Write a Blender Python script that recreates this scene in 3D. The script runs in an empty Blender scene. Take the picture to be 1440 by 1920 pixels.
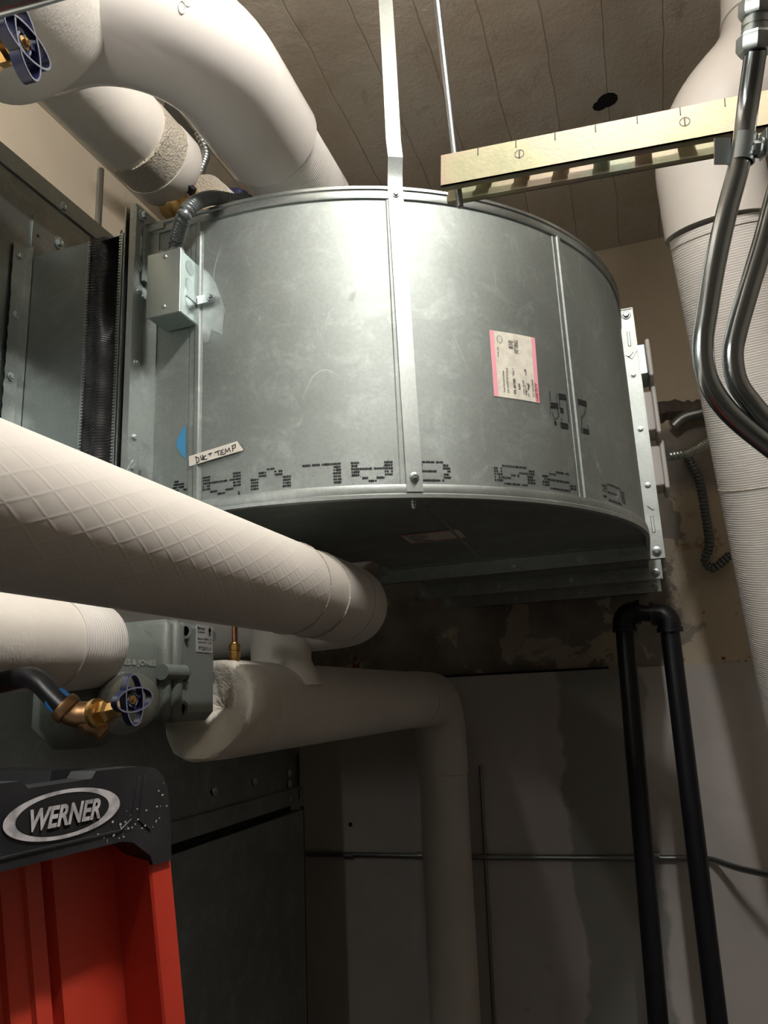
import bpy, math, random
from math import pi, sin, cos, sqrt, atan2
from mathutils import Vector as V, Matrix
random.seed(4)
S = bpy.context.scene
COL = S.collection
# ------------------------------------------------------------------ camera
FPX, CX, CY, EYE = 1450.0, 720.0, 960.0, 1.75
_z = V((450 - CX, CY + 5000, FPX)).normalized()
_y = V((1220 - CX, CY - 1291, FPX)).normalized()
_y = (_y - _z * _y.dot(_z)).normalized()
_x = _y.cross(_z)
if _x.x < 0: _x = -_x
O = V((0, 0, EYE))
def ray(px, py):
    d = V((px - CX, CY - py, FPX)) / FPX
    return V((_x.dot(d), _y.dot(d), _z.dot(d)))
def P(px, py, X=None, Y=None, Z=None, D=None):
    """a point of the place seen along a measured direction, at a known wall / height / distance"""
    d = ray(px, py)
    t = X / d.x if X is not None else Y / d.y if Y is not None else (Z - EYE) / d.z if Z is not None else D
    return O + d * t
right = V((_x.x, _y.x, _z.x)); up = V((_x.y, _y.y, _z.y)); fwd = V((_x.z, _y.z, _z.z))
cd = bpy.data.cameras.new('camera'); cam = bpy.data.objects.new('camera', cd); COL.objects.link(cam)
cd.sensor_fit = 'VERTICAL'; cd.sensor_height = 24; cd.lens = 24 * FPX / 1920; cd.clip_start = 0.02
cam.matrix_world = Matrix(((right.x, up.x, -fwd.x, 0), (right.y, up.y, -fwd.y, 0), (right.z, up.z, -fwd.z, EYE), (0, 0, 0, 1)))
S.camera = cam
# ------------------------------------------------------------------ light and exposure
S.view_settings.view_transform = 'Standard'; S.view_settings.look = 'None'
S.view_settings.gamma = 1; S.view_settings.use_curve_mapping = False
S.view_settings.exposure = 0.27
w = bpy.data.worlds.new('world'); S.world = w; w.use_nodes = True
w.node_tree.nodes['Background'].inputs[0].default_value = (.6, .62, .6, 1)
w.node_tree.nodes['Background'].inputs[1].default_value = 0.03
# two bare fluorescent tubes hang behind the viewer: (centre, length along Y, radiance); their meshes are at the end of the script
LAMPS = [((-.80, -.20, 2.32), .6, 95.0, (1.0, .97, .92)),
         ((.13, .42, 3.22), .6, 350.0, (1.0, .97, .92))]
# ------------------------------------------------------------------ materials
def nt(m):
    m.use_nodes = True; t = m.node_tree; return t, t.nodes['Principled BSDF']
class G:
    """tiny node-graph helper"""
    def __init__(s, m): s.t, s.b = nt(m); s.co = None
    def n(s, k, **kw):
        x = s.t.nodes.new(k)
        for a, v in kw.items(): setattr(x, a, v)
        return x
    def l(s, a, b): s.t.links.new(a, b)
    def coord(s, scale=(1, 1, 1), rot=(0, 0, 0)):
        g = s.n('ShaderNodeNewGeometry'); mp = s.n('ShaderNodeMapping')
        mp.inputs['Scale'].default_value = scale; mp.inputs['Rotation'].default_value = rot
        s.l(g.outputs['Position'], mp.inputs['Vector']); return mp.outputs[0]
    def noise(s, sc, det=4, rough=.55, vec=None, dist=0):
        x = s.n('ShaderNodeTexNoise'); x.inputs['Scale'].default_value = sc; x.inputs['Detail'].default_value = det
        x.inputs['Roughness'].default_value = rough; x.inputs['Distortion'].default_value = dist
        s.l(vec or s.coord(), x.inputs['Vector']); return x.outputs['Fac']
    def ramp(s, f, stops, mode='LINEAR'):
        stops = sorted(stops, key=lambda q: q[0])
        r = s.n('ShaderNodeValToRGB'); r.color_ramp.interpolation = mode
        e = r.color_ramp.elements
        while len(e) < len(stops): e.new(.5)
        for q, (p, c) in zip(e, stops):
            q.position = p; q.color = (*c, 1) if len(c) == 3 else c
        s.l(f, r.inputs[0]); return r.outputs[0]
    def mask(s, f, a, b): return s.ramp(f, [(a, (0, 0, 0)), (b, (1, 1, 1))])
    def mix(s, f, a, b):
        m = s.n('ShaderNodeMix', data_type='RGBA')
        if hasattr(f, 'links') or hasattr(f, 'is_linked'): s.l(f, m.inputs[0])
        else: m.inputs[0].default_value = f
        for v, i in ((a, 6), (b, 7)):
            if isinstance(v, tuple): m.inputs[i].default_value = (*v, 1)
            else: s.l(v, m.inputs[i])
        return m.outputs[2]
    def math(s, op, a, b=None, c=None):
        m = s.n('ShaderNodeMath', operation=op)
        for i, v in enumerate((a, b, c)):
            if v is None: continue
            if isinstance(v, (int, float)): m.inputs[i].default_value = v
            else: s.l(v, m.inputs[i])
        return m.outputs[0]
    def xyz(s):
        g = s.n('ShaderNodeNewGeometry'); x = s.n('ShaderNodeSeparateXYZ'); s.l(g.outputs['Position'], x.inputs[0]); return x.outputs
    def bump(s, h, st=.3, d=.002):
        b = s.n('ShaderNodeBump'); b.inputs['Strength'].default_value = st; b.inputs['Distance'].default_value = d
        s.l(h, b.inputs['Height']); s.l(b.outputs[0], s.b.inputs['Normal'])
    def col(s, c):
        if isinstance(c, tuple): s.b.inputs['Base Color'].default_value = (*c, 1)
        else: s.l(c, s.b.inputs['Base Color'])
def mat(name, c, r=.5, met=0, bump=None, bs=.2, bd=.001, var=None, coat=0):
    m = bpy.data.materials.new(name); g = G(m)
    g.b.inputs['Roughness'].default_value = r; g.b.inputs['Metallic'].default_value = met
    g.b.inputs['Coat Weight'].default_value = coat
    if var:
        sc, c2 = var; g.col(g.mix(g.mask(g.noise(sc), .4, .65), c, c2))
    else: g.col(c)
    if bump: g.bump(g.noise(bump, 3), bs, bd)
    return m
def galv(name, c1, c2, r1, r2, scratch=True, zs=1.0, spots=True):
    m = bpy.data.materials.new(name); g = G(m)
    n1 = g.noise(3.2, 5, .6); n2 = g.noise(160, 2, .6); n3 = g.noise(9, 6, .7)
    c = g.mix(g.mask(n1, .35, .68), c1, c2)
    c = g.mix(g.math('MULTIPLY', g.mask(g.noise(14, 6, .75, None, .6), .50, .72), .5), c, tuple(min(1, x * 1.45) for x in c2))
    c = g.mix(g.math('MULTIPLY', g.mask(n2, .35, .75), .22), c, tuple(x * .6 for x in c1))
    r = g.math('MULTIPLY_ADD', n3, (r2 - r1) * 1.6, r1 - (r2 - r1) * .3)
    if scratch:
        # thin oxide scratches: iso-lines of a stretched noise, only in patches
        a = g.noise(2.4, 2, .4, g.coord((1, 1, .55), (0, .4, .3)), 1.2)
        line = g.mask(g.math('ABSOLUTE', g.math('SUBTRACT', a, .53)), .0022, .0)
        patch = g.mask(g.noise(5.5, 2, .5), .52, .60)
        sc = g.math('MULTIPLY', line, patch)
        b_ = g.noise(26, 6, .75, g.coord((1.2, 1.2, .5)), .6)
        smear = g.math('MULTIPLY', g.mask(b_, .58, .68), g.mask(g.noise(4.1, 5, .7, None, .5), .56, .62))
        k = g.math('MAXIMUM', sc, g.math('MULTIPLY', smear, .9))
        c = g.mix(g.math('MULTIPLY', k, .45), c, (.78, .82, .80))
        r = g.math('MULTIPLY_ADD', k, .25, r)
    g.col(c); g.l(r, g.b.inputs['Roughness']); g.b.inputs['Metallic'].default_value = 1
    h = g.math('MULTIPLY_ADD', n2, .10, g.math('MULTIPLY', g.noise(1.5, 1, .4), .25))
    g.bump(h, .12, .004)
    return m
M = {}
M['galv'] = galv('galvanized sheet', (.28, .31, .30), (.36, .395, .38), .56, .64)
M['galv_under'] = M['galv']
M['galv_ahu'] = galv('dull galvanized casing', (.28, .31, .305), (.37, .40, .39), .34, .46, False)
M['galv_trim'] = galv('bright galvanized trim', (.36, .39, .38), (.47, .505, .49), .46, .56, False)
M['zinc'] = mat('bright zinc', (.50, .55, .55), .34, 1, 90, .15)
M['zinc_box'] = mat('zinc plated box steel', (.60, .68, .67), .36, 1, 60, .12)
M['emt'] = mat('polished steel conduit', (.46, .49, .50), .20, 1, 40, .1)
M['emt_dull'] = mat('dull wall conduit', (.30, .31, .31), .4, 1)
M['rodsteel'] = mat('threaded steel', (.42, .44, .45), .35, 1)
M['flex'] = mat('grey flexible conduit', (.16, .175, .175), .34, .5)
M['flexmetal'] = mat('silver flexible conduit', (.45, .48, .47), .34, 1)
M['brass'] = mat('brass', (.72, .45, .16), .28, 1, 50, .2, .001)
M['bronze'] = mat('cast bronze', (.42, .24, .12), .42, 1, 150, .4, .001, var=(20, (.55, .33, .18)))
M['copper'] = mat('copper', (.45, .20, .12), .35, 1)
M['blue_wheel'] = mat('dark blue wheel enamel', (.012, .016, .06), .33, 0, None)
M['wheel_edge'] = mat('worn wheel edge', (.16, .17, .21), .45, 0)
M['blackpipe'] = mat('black iron pipe', (.007, .007, .010), .38, 0, 60, .1, .001)
M['blue_tape'] = mat('blue thread tape', (.02, .20, .55), .5)
M['castiron'] = mat('grey painted cast iron', (.118, .135, .122), .5, 0, 420, .5, .0012)
M['castlight'] = mat('pale grey plug face', (.30, .32, .29), .45, 0, 300, .2, .001)
M['blackfab'] = None
M['capblack'] = mat('scuffed black plastic', (.014, .015, .018), .42, 0, 160, .25, .001, var=(14, (.028, .028, .032)))
M['logo_white'] = mat('worn white logo paint', (.62, .60, .62), .6, 0, None, var=(70, (.30, .29, .31)))
M['ink'] = mat('black ink', (.006, .006, .008), .6)
M['pinkink'] = mat('pink label band', (.83, .36, .42), .6)
M['paper'] = mat('label paper', (.72, .69, .60), .6, 0, None, var=(60, (.60, .57, .49)))
M['tape'] = mat('masking tape', (.70, .66, .60), .6, 0, 60, .15)
M['greytxt'] = mat('faded print', (.10, .09, .09), .7)
M['redtxt'] = mat('red print', (.55, .05, .12), .7)
M['blue_sticker'] = mat('blue sticker', (.045, .24, .46), .5)
M['litbox'] = mat('box with lit white painted in', (.74, .70, .66), .4)  # the light falling on the duct-side boxes is put into this white
M['drywall_white'] = None
M['plate'] = mat('silver name plate', (.55, .57, .55), .4, .6)
M['void'] = mat('dark gap', (.004, .004, .004), .9)
M['sealant'] = mat('dried white sealant smear', (.46, .50, .49), .52, .8, 90, .3, .001, var=(30, (.36, .40, .39)))
M['scuff'] = mat('pale scuff marks', (.55, .53, .50), .7)

def white_cover(name, c1, c2, kind, r=.55):
    m = bpy.data.materials.new(name); g = G(m)
    n1 = g.noise(4, 5, .6)
    g.col(g.mix(g.mask(n1, .35, .7), c1, c2))
    g.b.inputs['Roughness'].default_value = r
    tc = g.n('ShaderNodeUVMap'); mp = g.n('ShaderNodeMapping'); g.l(tc.outputs[0], mp.inputs[0])
    def wave(sc, rot, dist=.6):
        q = g.n('ShaderNodeMapping'); g.l(tc.outputs[0], q.inputs[0]); q.inputs['Rotation'].default_value = (0, 0, rot)
        x = g.n('ShaderNodeTexWave'); x.inputs['Scale'].default_value = sc; x.inputs['Distortion'].default_value = dist
        x.inputs['Detail'].default_value = 1; x.inputs['Detail Scale'].default_value = 2
        g.l(q.outputs[0], x.inputs[0]); return x.outputs['Fac']
    if kind == 'scrim':      # embossed diamond reinforcement
        a = g.math('POWER', wave(15, 1.05, .15), 20); b = g.math('POWER', wave(15, -1.15, .15), 20)
        h = g.math('MAXIMUM', a, b); h = g.math('ADD', h, g.math('MULTIPLY', g.noise(7, 4, .6), 1.6))
        g.bump(h, .12, .0014)
    elif kind == 'ribs':     # fine wraps running round the pipe
        h = g.math('ADD', g.math('MULTIPLY', wave(62, 0, 1.4), .32), g.math('MULTIPLY', g.noise(11, 5, .7), 1.8))
        g.bump(h, .45, .0026)
    elif kind == 'fabric':
        h = g.math('ADD', g.math('MULTIPLY', wave(60, .2, 6), .10), g.math('MULTIPLY', g.noise(16, 6, .7), 1.6))
        g.bump(h, .42, .0024)
    elif kind == 'smooth':
        g.bump(g.noise(6, 3, .5), .12, .003)
    elif kind == 'raw':
        h = g.math('ADD', g.math('MULTIPLY', g.noise(190, 3, .7), 1.4), g.math('MULTIPLY', g.noise(14, 3), 1.2))
        g.bump(h, 1.0, .009)
    elif kind == 'mastic':
        g.bump(g.math('ADD', g.noise(120, 4, .7), g.math('MULTIPLY', g.noise(30, 3), 1.4)), .55, .004)
    return m
M['asj'] = white_cover('scrim jacket', (.70, .655, .60), (.62, .575, .53), 'scrim')
M['ribs'] = white_cover('ribbed jacket', (.70, .665, .62), (.62, .585, .55), 'ribs')
M['fabric'] = white_cover('painted canvas jacket', (.68, .635, .575), (.60, .56, .505), 'fabric')
M['pvc'] = white_cover('glossy plastic fitting cover', (.68, .64, .60), (.65, .61, .57), 'smooth', .16)
M['matte'] = white_cover('matte fitting cover', (.66, .62, .57), (.61, .57, .53), 'smooth', .45)
M['raw'] = white_cover('raw cut insulation', (.66, .60, .50), (.55, .48, .38), 'raw', .9)
M['mastic'] = white_cover('crumbly mastic end', (.66, .62, .55), (.58, .54, .47), 'mastic', .9)
M['yellow'] = white_cover('yellow fibreglass edge', (.62, .48, .22), (.50, .40, .22), 'raw', .9)

# black fabric of the flexible connector
m = bpy.data.materials.new('black rubberized fabric'); g = G(m); g.col((.012, .012, .013)); g.b.inputs['Roughness'].default_value = .42
x = g.n('ShaderNodeTexWave', bands_direction='Z'); x.inputs['Scale'].default_value = 60; x.inputs['Distortion'].default_value = .3; g.l(g.coord(), x.inputs[0])
g.bump(g.math('ADD', x.outputs['Fac'], g.math('MULTIPLY', g.noise(9, 3), 2)), .35, .002); M['blackfab'] = m
# red fibreglass
m = bpy.data.materials.new('red fibreglass'); g = G(m)
c = g.mix(g.mask(g.noise(6, 5, .6, g.coord((1, 1, .3))), .35, .7), (.60, .046, .026), (.74, .075, .040))
c = g.mix(g.math('MULTIPLY', g.mask(g.noise(55, 5, .8, g.coord((1, 1, .35))), .66, .72), .6), c, (.62, .20, .15))
g.col(c); g.b.inputs['Roughness'].default_value = .38; g.bump(g.noise(90, 3), .15, .001); M['red'] = m
# gold zinc strut
m = bpy.data.materials.new('yellow chromate zinc'); g = G(m)
n_ = g.noise(9, 5, .6)
c = g.ramp(n_, [(.30, (.29, .30, .19)), (.45, (.39, .37, .24)), (.56, (.44, .34, .26)), (.68, (.30, .36, .26))])
g.col(c); g.b.inputs['Metallic'].default_value = .6; g.b.inputs['Roughness'].default_value = .55; g.bump(g.noise(200, 2), .2, .001); M['strut'] = m
# ceiling: board-marked concrete, boards run along Y
m = bpy.data.materials.new('board marked concrete'); g = G(m)
xo = g.xyz()
wob = g.math('MULTIPLY_ADD', g.noise(5, 3, .5), .022, xo[0])
fr = g.math('FRACT', g.math('DIVIDE', g.math('ADD', wob, 5.011), .148))
line = g.mask(g.math('ABSOLUTE', g.math('SUBTRACT', fr, .5)), .018, .004)
bid = g.math('FLOOR', g.math('DIVIDE', g.math('ADD', wob, 5.011 + .074), .148))
wn = g.n('ShaderNodeTexWhiteNoise', noise_dimensions='1D'); g.l(bid, wn.inputs['W'])
base = g.mix(g.mask(g.noise(1.6, 5, .6), .38, .62), (.50, .415, .325), (.62, .56, .47))
base = g.mix(g.math('MULTIPLY', wn.outputs['Value'], .35), base, (.36, .29, .22))
base = g.mix(g.math('MULTIPLY', g.mask(g.noise(3.4, 4, .6, None, .8), .52, .58), .5), base, (.56, .53, .46))
base = g.mix(g.math('MULTIPLY', g.mask(g.noise(14, 6, .75, g.coord((1, .35, 1))), .58, .70), .6), base, (.30, .24, .175))
base = g.mix(g.math('MULTIPLY', line, .40), base, (.24, .18, .13))
g.col(base); g.b.inputs['Roughness'].default_value = .85
h = g.math('ADD', g.math('MULTIPLY', g.noise(16, 6, .75), 1.5), g.math('MULTIPLY', line, -.8)); h = g.math('ADD', h, g.math('MULTIPLY', wn.outputs['Value'], .8))
g.bump(h, .55, .006); M['ceiling'] = m
# beige side wall
m = bpy.data.materials.new('cream painted plaster'); g = G(m)
base = g.mix(g.mask(g.noise(2.5, 4), .4, .65), (.62, .53, .40), (.55, .47, .36))
base = g.mix(g.math('MULTIPLY', g.mask(g.noise(70, 3, .6), .70, .74), .8), base, (.20, .15, .10))
mr = g.n('ShaderNodeMapRange'); mr.inputs['From Min'].default_value = 1.95; mr.inputs['From Max'].default_value = 2.0
g.l(g.math('ADD', g.xyz()[2], g.math('MULTIPLY', g.noise(4, 4), .1)), mr.inputs['Value'])
base = g.mix(mr.outputs[0], g.mix(g.mask(g.noise(3, 4), .4, .6), (.36, .35, .32), (.42, .40, .37)), base)
g.col(base); g.b.inputs['Roughness'].default_value = .6; g.bump(g.noise(25, 4), .3, .003); M['cream'] = m
# upper back wall: cream paint peeling off grey mortar, rusty stains, less paint and red-brown blotches low down
m = bpy.data.materials.new('peeling cream masonry'); g = G(m); xo = g.xyz()
mort = g.mix(g.mask(g.noise(9, 5), .35, .65), (.30, .27, .235), (.20, .18, .155))
cream = g.mix(g.mask(g.noise(2, 4), .4, .65), (.54, .46, .35), (.46, .39, .29))
edge = g.math('ADD', xo[0], g.math('MULTIPLY', g.noise(4.5, 6, .65, None, .3), .34))     # paint survives only right of a ragged edge
low = g.mask(g.math('ADD', xo[2], g.math('MULTIPLY', g.noise(3.2, 5, .6), .3)), 2.62, 2.66)
lowr = g.n('ShaderNodeMapRange'); lowr.inputs['From Min'].default_value = 2.70; lowr.inputs['From Max'].default_value = 2.74
g.l(g.math('ADD', xo[2], g.math('MULTIPLY', g.noise(3.2, 5, .6), .14)), lowr.inputs['Value'])
keepr = g.n('ShaderNodeMapRange'); keepr.inputs['From Min'].default_value = .300; keepr.inputs['From Max'].default_value = .312
g.l(edge, keepr.inputs['Value'])
gone2 = g.mask(g.noise(5, 6, .7, None, .5), .60, .62)
midz = g.n('ShaderNodeMapRange'); midz.inputs['From Min'].default_value = 2.44; midz.inputs['From Max'].default_value = 2.50
g.l(g.math('ADD', xo[2], g.math('MULTIPLY', g.noise(6, 5, .6), .1)), midz.inputs['Value'])
keep_low = g.math('MULTIPLY', keepr.outputs[0], g.math('SUBTRACT', 1, midz.outputs[0]))
patchy = g.math('MULTIPLY', g.mask(g.noise(4.2, 5, .6, None, .4), .55, .57), g.math('SUBTRACT', 1, midz.outputs[0]))
keep = g.math('MAXIMUM', g.math('MAXIMUM', lowr.outputs[0], keep_low), g.math('MULTIPLY', patchy, .8))
c = g.mix(keep, mort, cream)
ring = g.mask(g.math('ABSOLUTE', g.math('SUBTRACT', g.noise(5.5, 5, .6, None, .4), .60)), .022, .0)
c = g.mix(g.math('MULTIPLY', g.math('MULTIPLY', g.math('MULTIPLY', ring, keep_low), g.mask(g.noise(11, 3), .45, .6)), .8), c, (.30, .15, .05))
c = g.mix(g.math('MULTIPLY', g.mask(g.noise(7, 4, .6), .64, .67), g.math('SUBTRACT', 1, midz.outputs[0])), c, (.20, .045, .03))
g.col(c); g.b.inputs['Roughness'].default_value = .85
g.bump(g.math('ADD', g.math('MULTIPLY', keep, .7), g.noise(40, 6, .7)), .6, .006); M['peel'] = m
# lower back wall: skimmed plaster with a darker ungloss patch
m = bpy.data.materials.new('patched plaster'); g = G(m); xo = g.xyz()
wx = g.math('ADD', xo[0], g.math('MULTIPLY', g.math('SUBTRACT', g.noise(3, 5, .6), .5), .18))
def band(a, b, e=.008):
    r1 = g.n('ShaderNodeMapRange'); r1.inputs['From Min'].default_value = a - e; r1.inputs['From Max'].default_value = a + e; g.l(wx, r1.inputs['Value'])
    r2 = g.n('ShaderNodeMapRange'); r2.inputs['From Min'].default_value = b + e; r2.inputs['From Max'].default_value = b - e; g.l(wx, r2.inputs['Value'])
    return g.math('MULTIPLY', r1.outputs[0], r2.outputs[0])
base = g.mix(g.mask(g.noise(1.8, 4), .4, .65), (.56, .515, .49), (.49, .455, .44))
base = g.mix(g.math('MULTIPLY', g.mask(g.noise(2.3, 5, .6, None, .6), .52, .56), .35), base, (.42, .40, .37))
base = g.mix(band(-.31, -.045), base, (.30, .295, .275))
base = g.mix(g.math('MULTIPLY', band(-.40, -.32), .3), base, (.44, .38, .38))
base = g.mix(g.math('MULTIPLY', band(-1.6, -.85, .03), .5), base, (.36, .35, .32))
base = g.mix(g.math('MULTIPLY', g.mask(g.noise(9, 5, .7, None, .3), .66, .70), .5), base, (.27, .22, .20))
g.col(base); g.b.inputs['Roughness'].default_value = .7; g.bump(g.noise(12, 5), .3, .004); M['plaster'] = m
M['concrete'] = mat('worn concrete floor', (.06, .055, .05), .8, 0, 20, .4, .004, var=(3, (.09, .085, .08)))
M['backwall'] = mat('painted block behind', (.22, .20, .17), .8, 0, 20, .3, .004)
M['lampwhite'] = mat('lamp housing white', (.75, .75, .73), .4)
# ------------------------------------------------------------------ mesh helpers
WL = {}
def basis(n):
    n = V(n).normalized(); a = V((0, 0, 1)) if abs(n.z) < .9 else V((0, 1, 0))
    u = a.cross(n).normalized(); return u, n.cross(u), n
class MB:
    def __init__(s): s.v = []; s.f = []; s.uv = {}; s.mi = []; s.cur = 0
    def face(s, idx, uv=None):
        s.f.append(tuple(idx)); s.mi.append(s.cur)
        if uv: s.uv[len(s.f) - 1] = uv
    def grid(s, rows, closeu=False, closev=False, uvs=None):
        b = len(s.v); nu, nv = len(rows), len(rows[0])
        for r in rows: s.v += [V(p) for p in r]
        for i in range(nu - (0 if closeu else 1)):
            for j in range(nv - (0 if closev else 1)):
                i2, j2 = (i + 1) % nu, (j + 1) % nv
                uv = None
                if uvs:
                    jj = j + 1; ii = i + 1
                    uv = [uvs(i, j), uvs(i, jj), uvs(ii, jj), uvs(ii, j)]
                s.face((b + i * nv + j, b + i * nv + j2, b + i2 * nv + j2, b + i2 * nv + j), uv)
        s.last = b; return s
    def box(s, c, sz, ax=None, bev=0):
        c = V(c); u, v, w_ = ax or (V((1, 0, 0)), V((0, 1, 0)), V((0, 0, 1)))
        hx, hy, hz = [q / 2 for q in sz]
        b_ = min(bev, hx * .9, hy * .9, hz * .9)
        if b_ <= 0:
            b = len(s.v)
            for x in (-1, 1):
                for y in (-1, 1):
                    for z in (-1, 1): s.v.append(c + u * x * hx + v * y * hy + w_ * z * hz)
            for q in ((0, 1, 3, 2), (4, 6, 7, 5), (0, 4, 5, 1), (2, 3, 7, 6), (0, 2, 6, 4), (1, 5, 7, 3)): s.face([b + k for k in q])
        else:
            poly = []
            for (sx, sy, a0) in ((1, 1, 0), (-1, 1, 90), (-1, -1, 180), (1, -1, 270)):
                for k in range(4):
                    a = math.radians(a0 + 30 * k); poly.append((sx * (hx - b_) + b_ * cos(a), sy * (hy - b_) + b_ * sin(a)))
            lev = [(-hz, b_ * .8), (-hz + b_, 0), (hz - b_, 0), (hz, b_ * .8)]
            rows = []
            for z, ins in lev:
                rows.append([c + u * (x * (1 - ins / hx)) + v * (y * (1 - ins / hy)) + w_ * z for x, y in poly])
            b = s.grid(rows, closev=True).last; n = len(poly)
            s.face([b + k for k in reversed(range(n))]); s.face([b + 3 * n + k for k in range(n)])
        return s
    def prism(s, poly, o, u, v, n, d):
        """poly in (u,v) at o, thickness d along n"""
        o, u, v, n = V(o), V(u), V(v), V(n); b = len(s.v); k = len(poly)
        for q in (0, 1):
            for x, y in poly: s.v.append(o + u * x + v * y + n * d * q)
        s.face([b + i for i in reversed(range(k))]); s.face([b + k + i for i in range(k)])
        for i in range(k): s.face((b + i, b + (i + 1) % k, b + k + (i + 1) % k, b + k + i))
        return s
    def tube(s, pts, r, n=20, caps=True, uvscale=1.0):
        pts = [V(p) for p in pts]; rs = r if isinstance(r, (list, tuple)) else [r] * len(pts)
        ts = []
        for i in range(len(pts)):
            a = pts[max(i - 1, 0)]; b = pts[min(i + 1, len(pts) - 1)]
            ts.append((b - a).normalized() if (b - a).length > 1e-9 else ts[-1])
        u = basis(ts[0])[0]; rows = []; L = 0; Ls = []
        for i, (p, t) in enumerate(zip(pts, ts)):
            u = (u - t * u.dot(t)).normalized(); v = t.cross(u)
            if i: L += (p - pts[i - 1]).length
            Ls.append(L)
            rows.append([p + (u * cos(2 * pi * k / n) + v * sin(2 * pi * k / n)) * rs[i] for k in range(n)])
        circ = 2 * pi * max(rs)
        b = s.grid(rows, closev=True, uvs=lambda i, j: (Ls[i] * uvscale, j / n * circ * uvscale)).last
        if caps:
            s.face([b + k for k in reversed(range(n))]); s.face([b + (len(pts) - 1) * n + k for k in range(n)])
        return s
    def cyl(s, a, b, r, n=20): return s.tube([a, b], r, n)
    def lathe(s, o, ax, prof, n=24, caps=True):
        """prof: (radius, distance along axis)"""
        u, v, w_ = basis(ax); o = V(o)
        rows = [[o + w_ * h + (u * cos(2 * pi * k / n) + v * sin(2 * pi * k / n)) * r for k in range(n)] for r, h in prof]
        b = s.grid(rows, closev=True, uvs=lambda i, j: (prof[i][1] + prof[i][0], j / n * .5)).last
        if caps:
            s.face([b + k for k in reversed(range(n))]); s.face([b + (len(prof) - 1) * n + k for k in range(n)])
        return s
    def bolt(s, c, n, r=.007, h=.005, washer=True):
        c, n = V(c), V(n).normalized()
        if washer: s.lathe(c, n, [(r * 1.5, 0), (r * 1.45, h * .3), (r * 1.3, h * .35)], 16)
        s.lathe(c, n, [(r, 0), (r, h), (r * .85, h * 1.25), (r * .5, h * 1.3), (r * .45, h * 1.05)], 6)
        return s
    def build(s, name, m, parent=None, smooth=True, ang=.6, kind=None, label=None):
        me = bpy.data.meshes.new(name)
        if parent is not None: org = WL[parent.name]
        elif s.v:
            org = sum(s.v, V()) / len(s.v); org.z = min(p.z for p in s.v)
        me.from_pydata([p - org for p in s.v], [], s.f)
        ms = m if isinstance(m, list) else [m]
        for q in ms: me.materials.append(q)
        me.polygons.foreach_set('material_index', s.mi)
        if s.uv:
            ul = me.uv_layers.new(name='UVMap')
            for fi, uvs in s.uv.items():
                p = me.polygons[fi]
                for k, li in enumerate(p.loop_indices): ul.data[li].uv = uvs[k]
        if smooth:
            me.polygons.foreach_set('use_smooth', [True] * len(me.polygons)); me.set_sharp_from_angle(angle=ang)
        me.update()
        o = bpy.data.objects.new(name, me); COL.objects.link(o)
        if parent is None: o.location = org; WL[o.name] = org
        else: o.parent = parent; WL[o.name] = org
        if kind: o['kind'] = kind
        if label: o['label'] = label
        return o
def thing(name, label, cat, loc, group=None):
    o = bpy.data.objects.new(name, None); o.empty_display_size = .05; COL.objects.link(o); o.location = V(loc); WL[o.name] = V(loc)
    o['label'] = label; o['category'] = cat
    if group: o['group'] = group
    return o
def tag(o, label, cat, group=None):
    o['label'] = label; o['category'] = cat
    if group: o['group'] = group
    return o
def arc(p0, corner, p1, r, n=10):
    """straight p0 -> rounded corner of radius r -> p1"""
    p0, c, p1 = V(p0), V(corner), V(p1); a = (p0 - c).normalized(); b = (p1 - c).normalized()
    ang = a.angle(b); d = r / math.tan(ang / 2); s0 = c + a * d; s1 = c + b * d
    ctr = c + (a + b).normalized() * (r / sin(ang / 2)); out = []
    e0 = s0 - ctr; e1 = s1 - ctr; th = e0.angle(e1)
    for k in range(n + 1):
        t = k / n; out.append(ctr + (e0 * sin((1 - t) * th) + e1 * sin(t * th)) / sin(th))
    return out
def smoothpath(pts, sub=8):
    pts = [V(p) for p in pts]; q = [pts[0] * 2 - pts[1]] + pts + [pts[-1] * 2 - pts[-2]]; out = []
    for i in range(1, len(q) - 2):
        for k in range(sub):
            t = k / sub; a, b, c, d = q[i - 1:i + 3]
            out.append(.5 * ((2 * b) + (c - a) * t + (2 * a - 5 * b + 4 * c - d) * t * t + (3 * b - a - 3 * c + d) * t ** 3))
    out.append(pts[-1]); return out
def resample(pts, step):
    cum = [0]
    for a, b in zip(pts, pts[1:]): cum.append(cum[-1] + (b - a).length)
    out = []; k = 0; n = int(cum[-1] / step)
    for i in range(n + 1):
        d = i * step
        while k < len(pts) - 2 and cum[k + 1] < d: k += 1
        out.append(pts[k].lerp(pts[k + 1], (d - cum[k]) / max(cum[k + 1] - cum[k], 1e-9)))
    return out
def corrugated(pts, r, pitch=.0065, depth=.0016, n=20):
    pp = resample(pts, pitch / 6); rs = [r - depth * (0, .12, .5, 1, .5, .12)[i % 6] for i in range(len(pp))]
    return MB().tube(pp, rs, n)
def text2d(t, bold=0, shear=0):
    cu = bpy.data.curves.new('t', 'FONT'); cu.body = t; cu.offset = bold; cu.shear = shear; cu.resolution_u = 3
    ob = bpy.data.objects.new('t', cu); COL.objects.link(ob)
    dg = bpy.context.evaluated_depsgraph_get(); me = bpy.data.meshes.new_from_object(ob.evaluated_get(dg))
    vs = [(p.co.x, p.co.y) for p in me.vertices]; fs = [tuple(p.vertices) for p in me.polygons]
    bpy.data.objects.remove(ob); bpy.data.meshes.remove(me); bpy.data.curves.remove(cu)
    x0 = min(v[0] for v in vs); x1 = max(v[0] for v in vs); y0 = min(v[1] for v in vs); y1 = max(v[1] for v in vs)
    return [((x - x0) / (x1 - x0), (y - y0) / (y1 - y0)) for x, y in vs], fs, (x1 - x0) / (y1 - y0)
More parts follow.
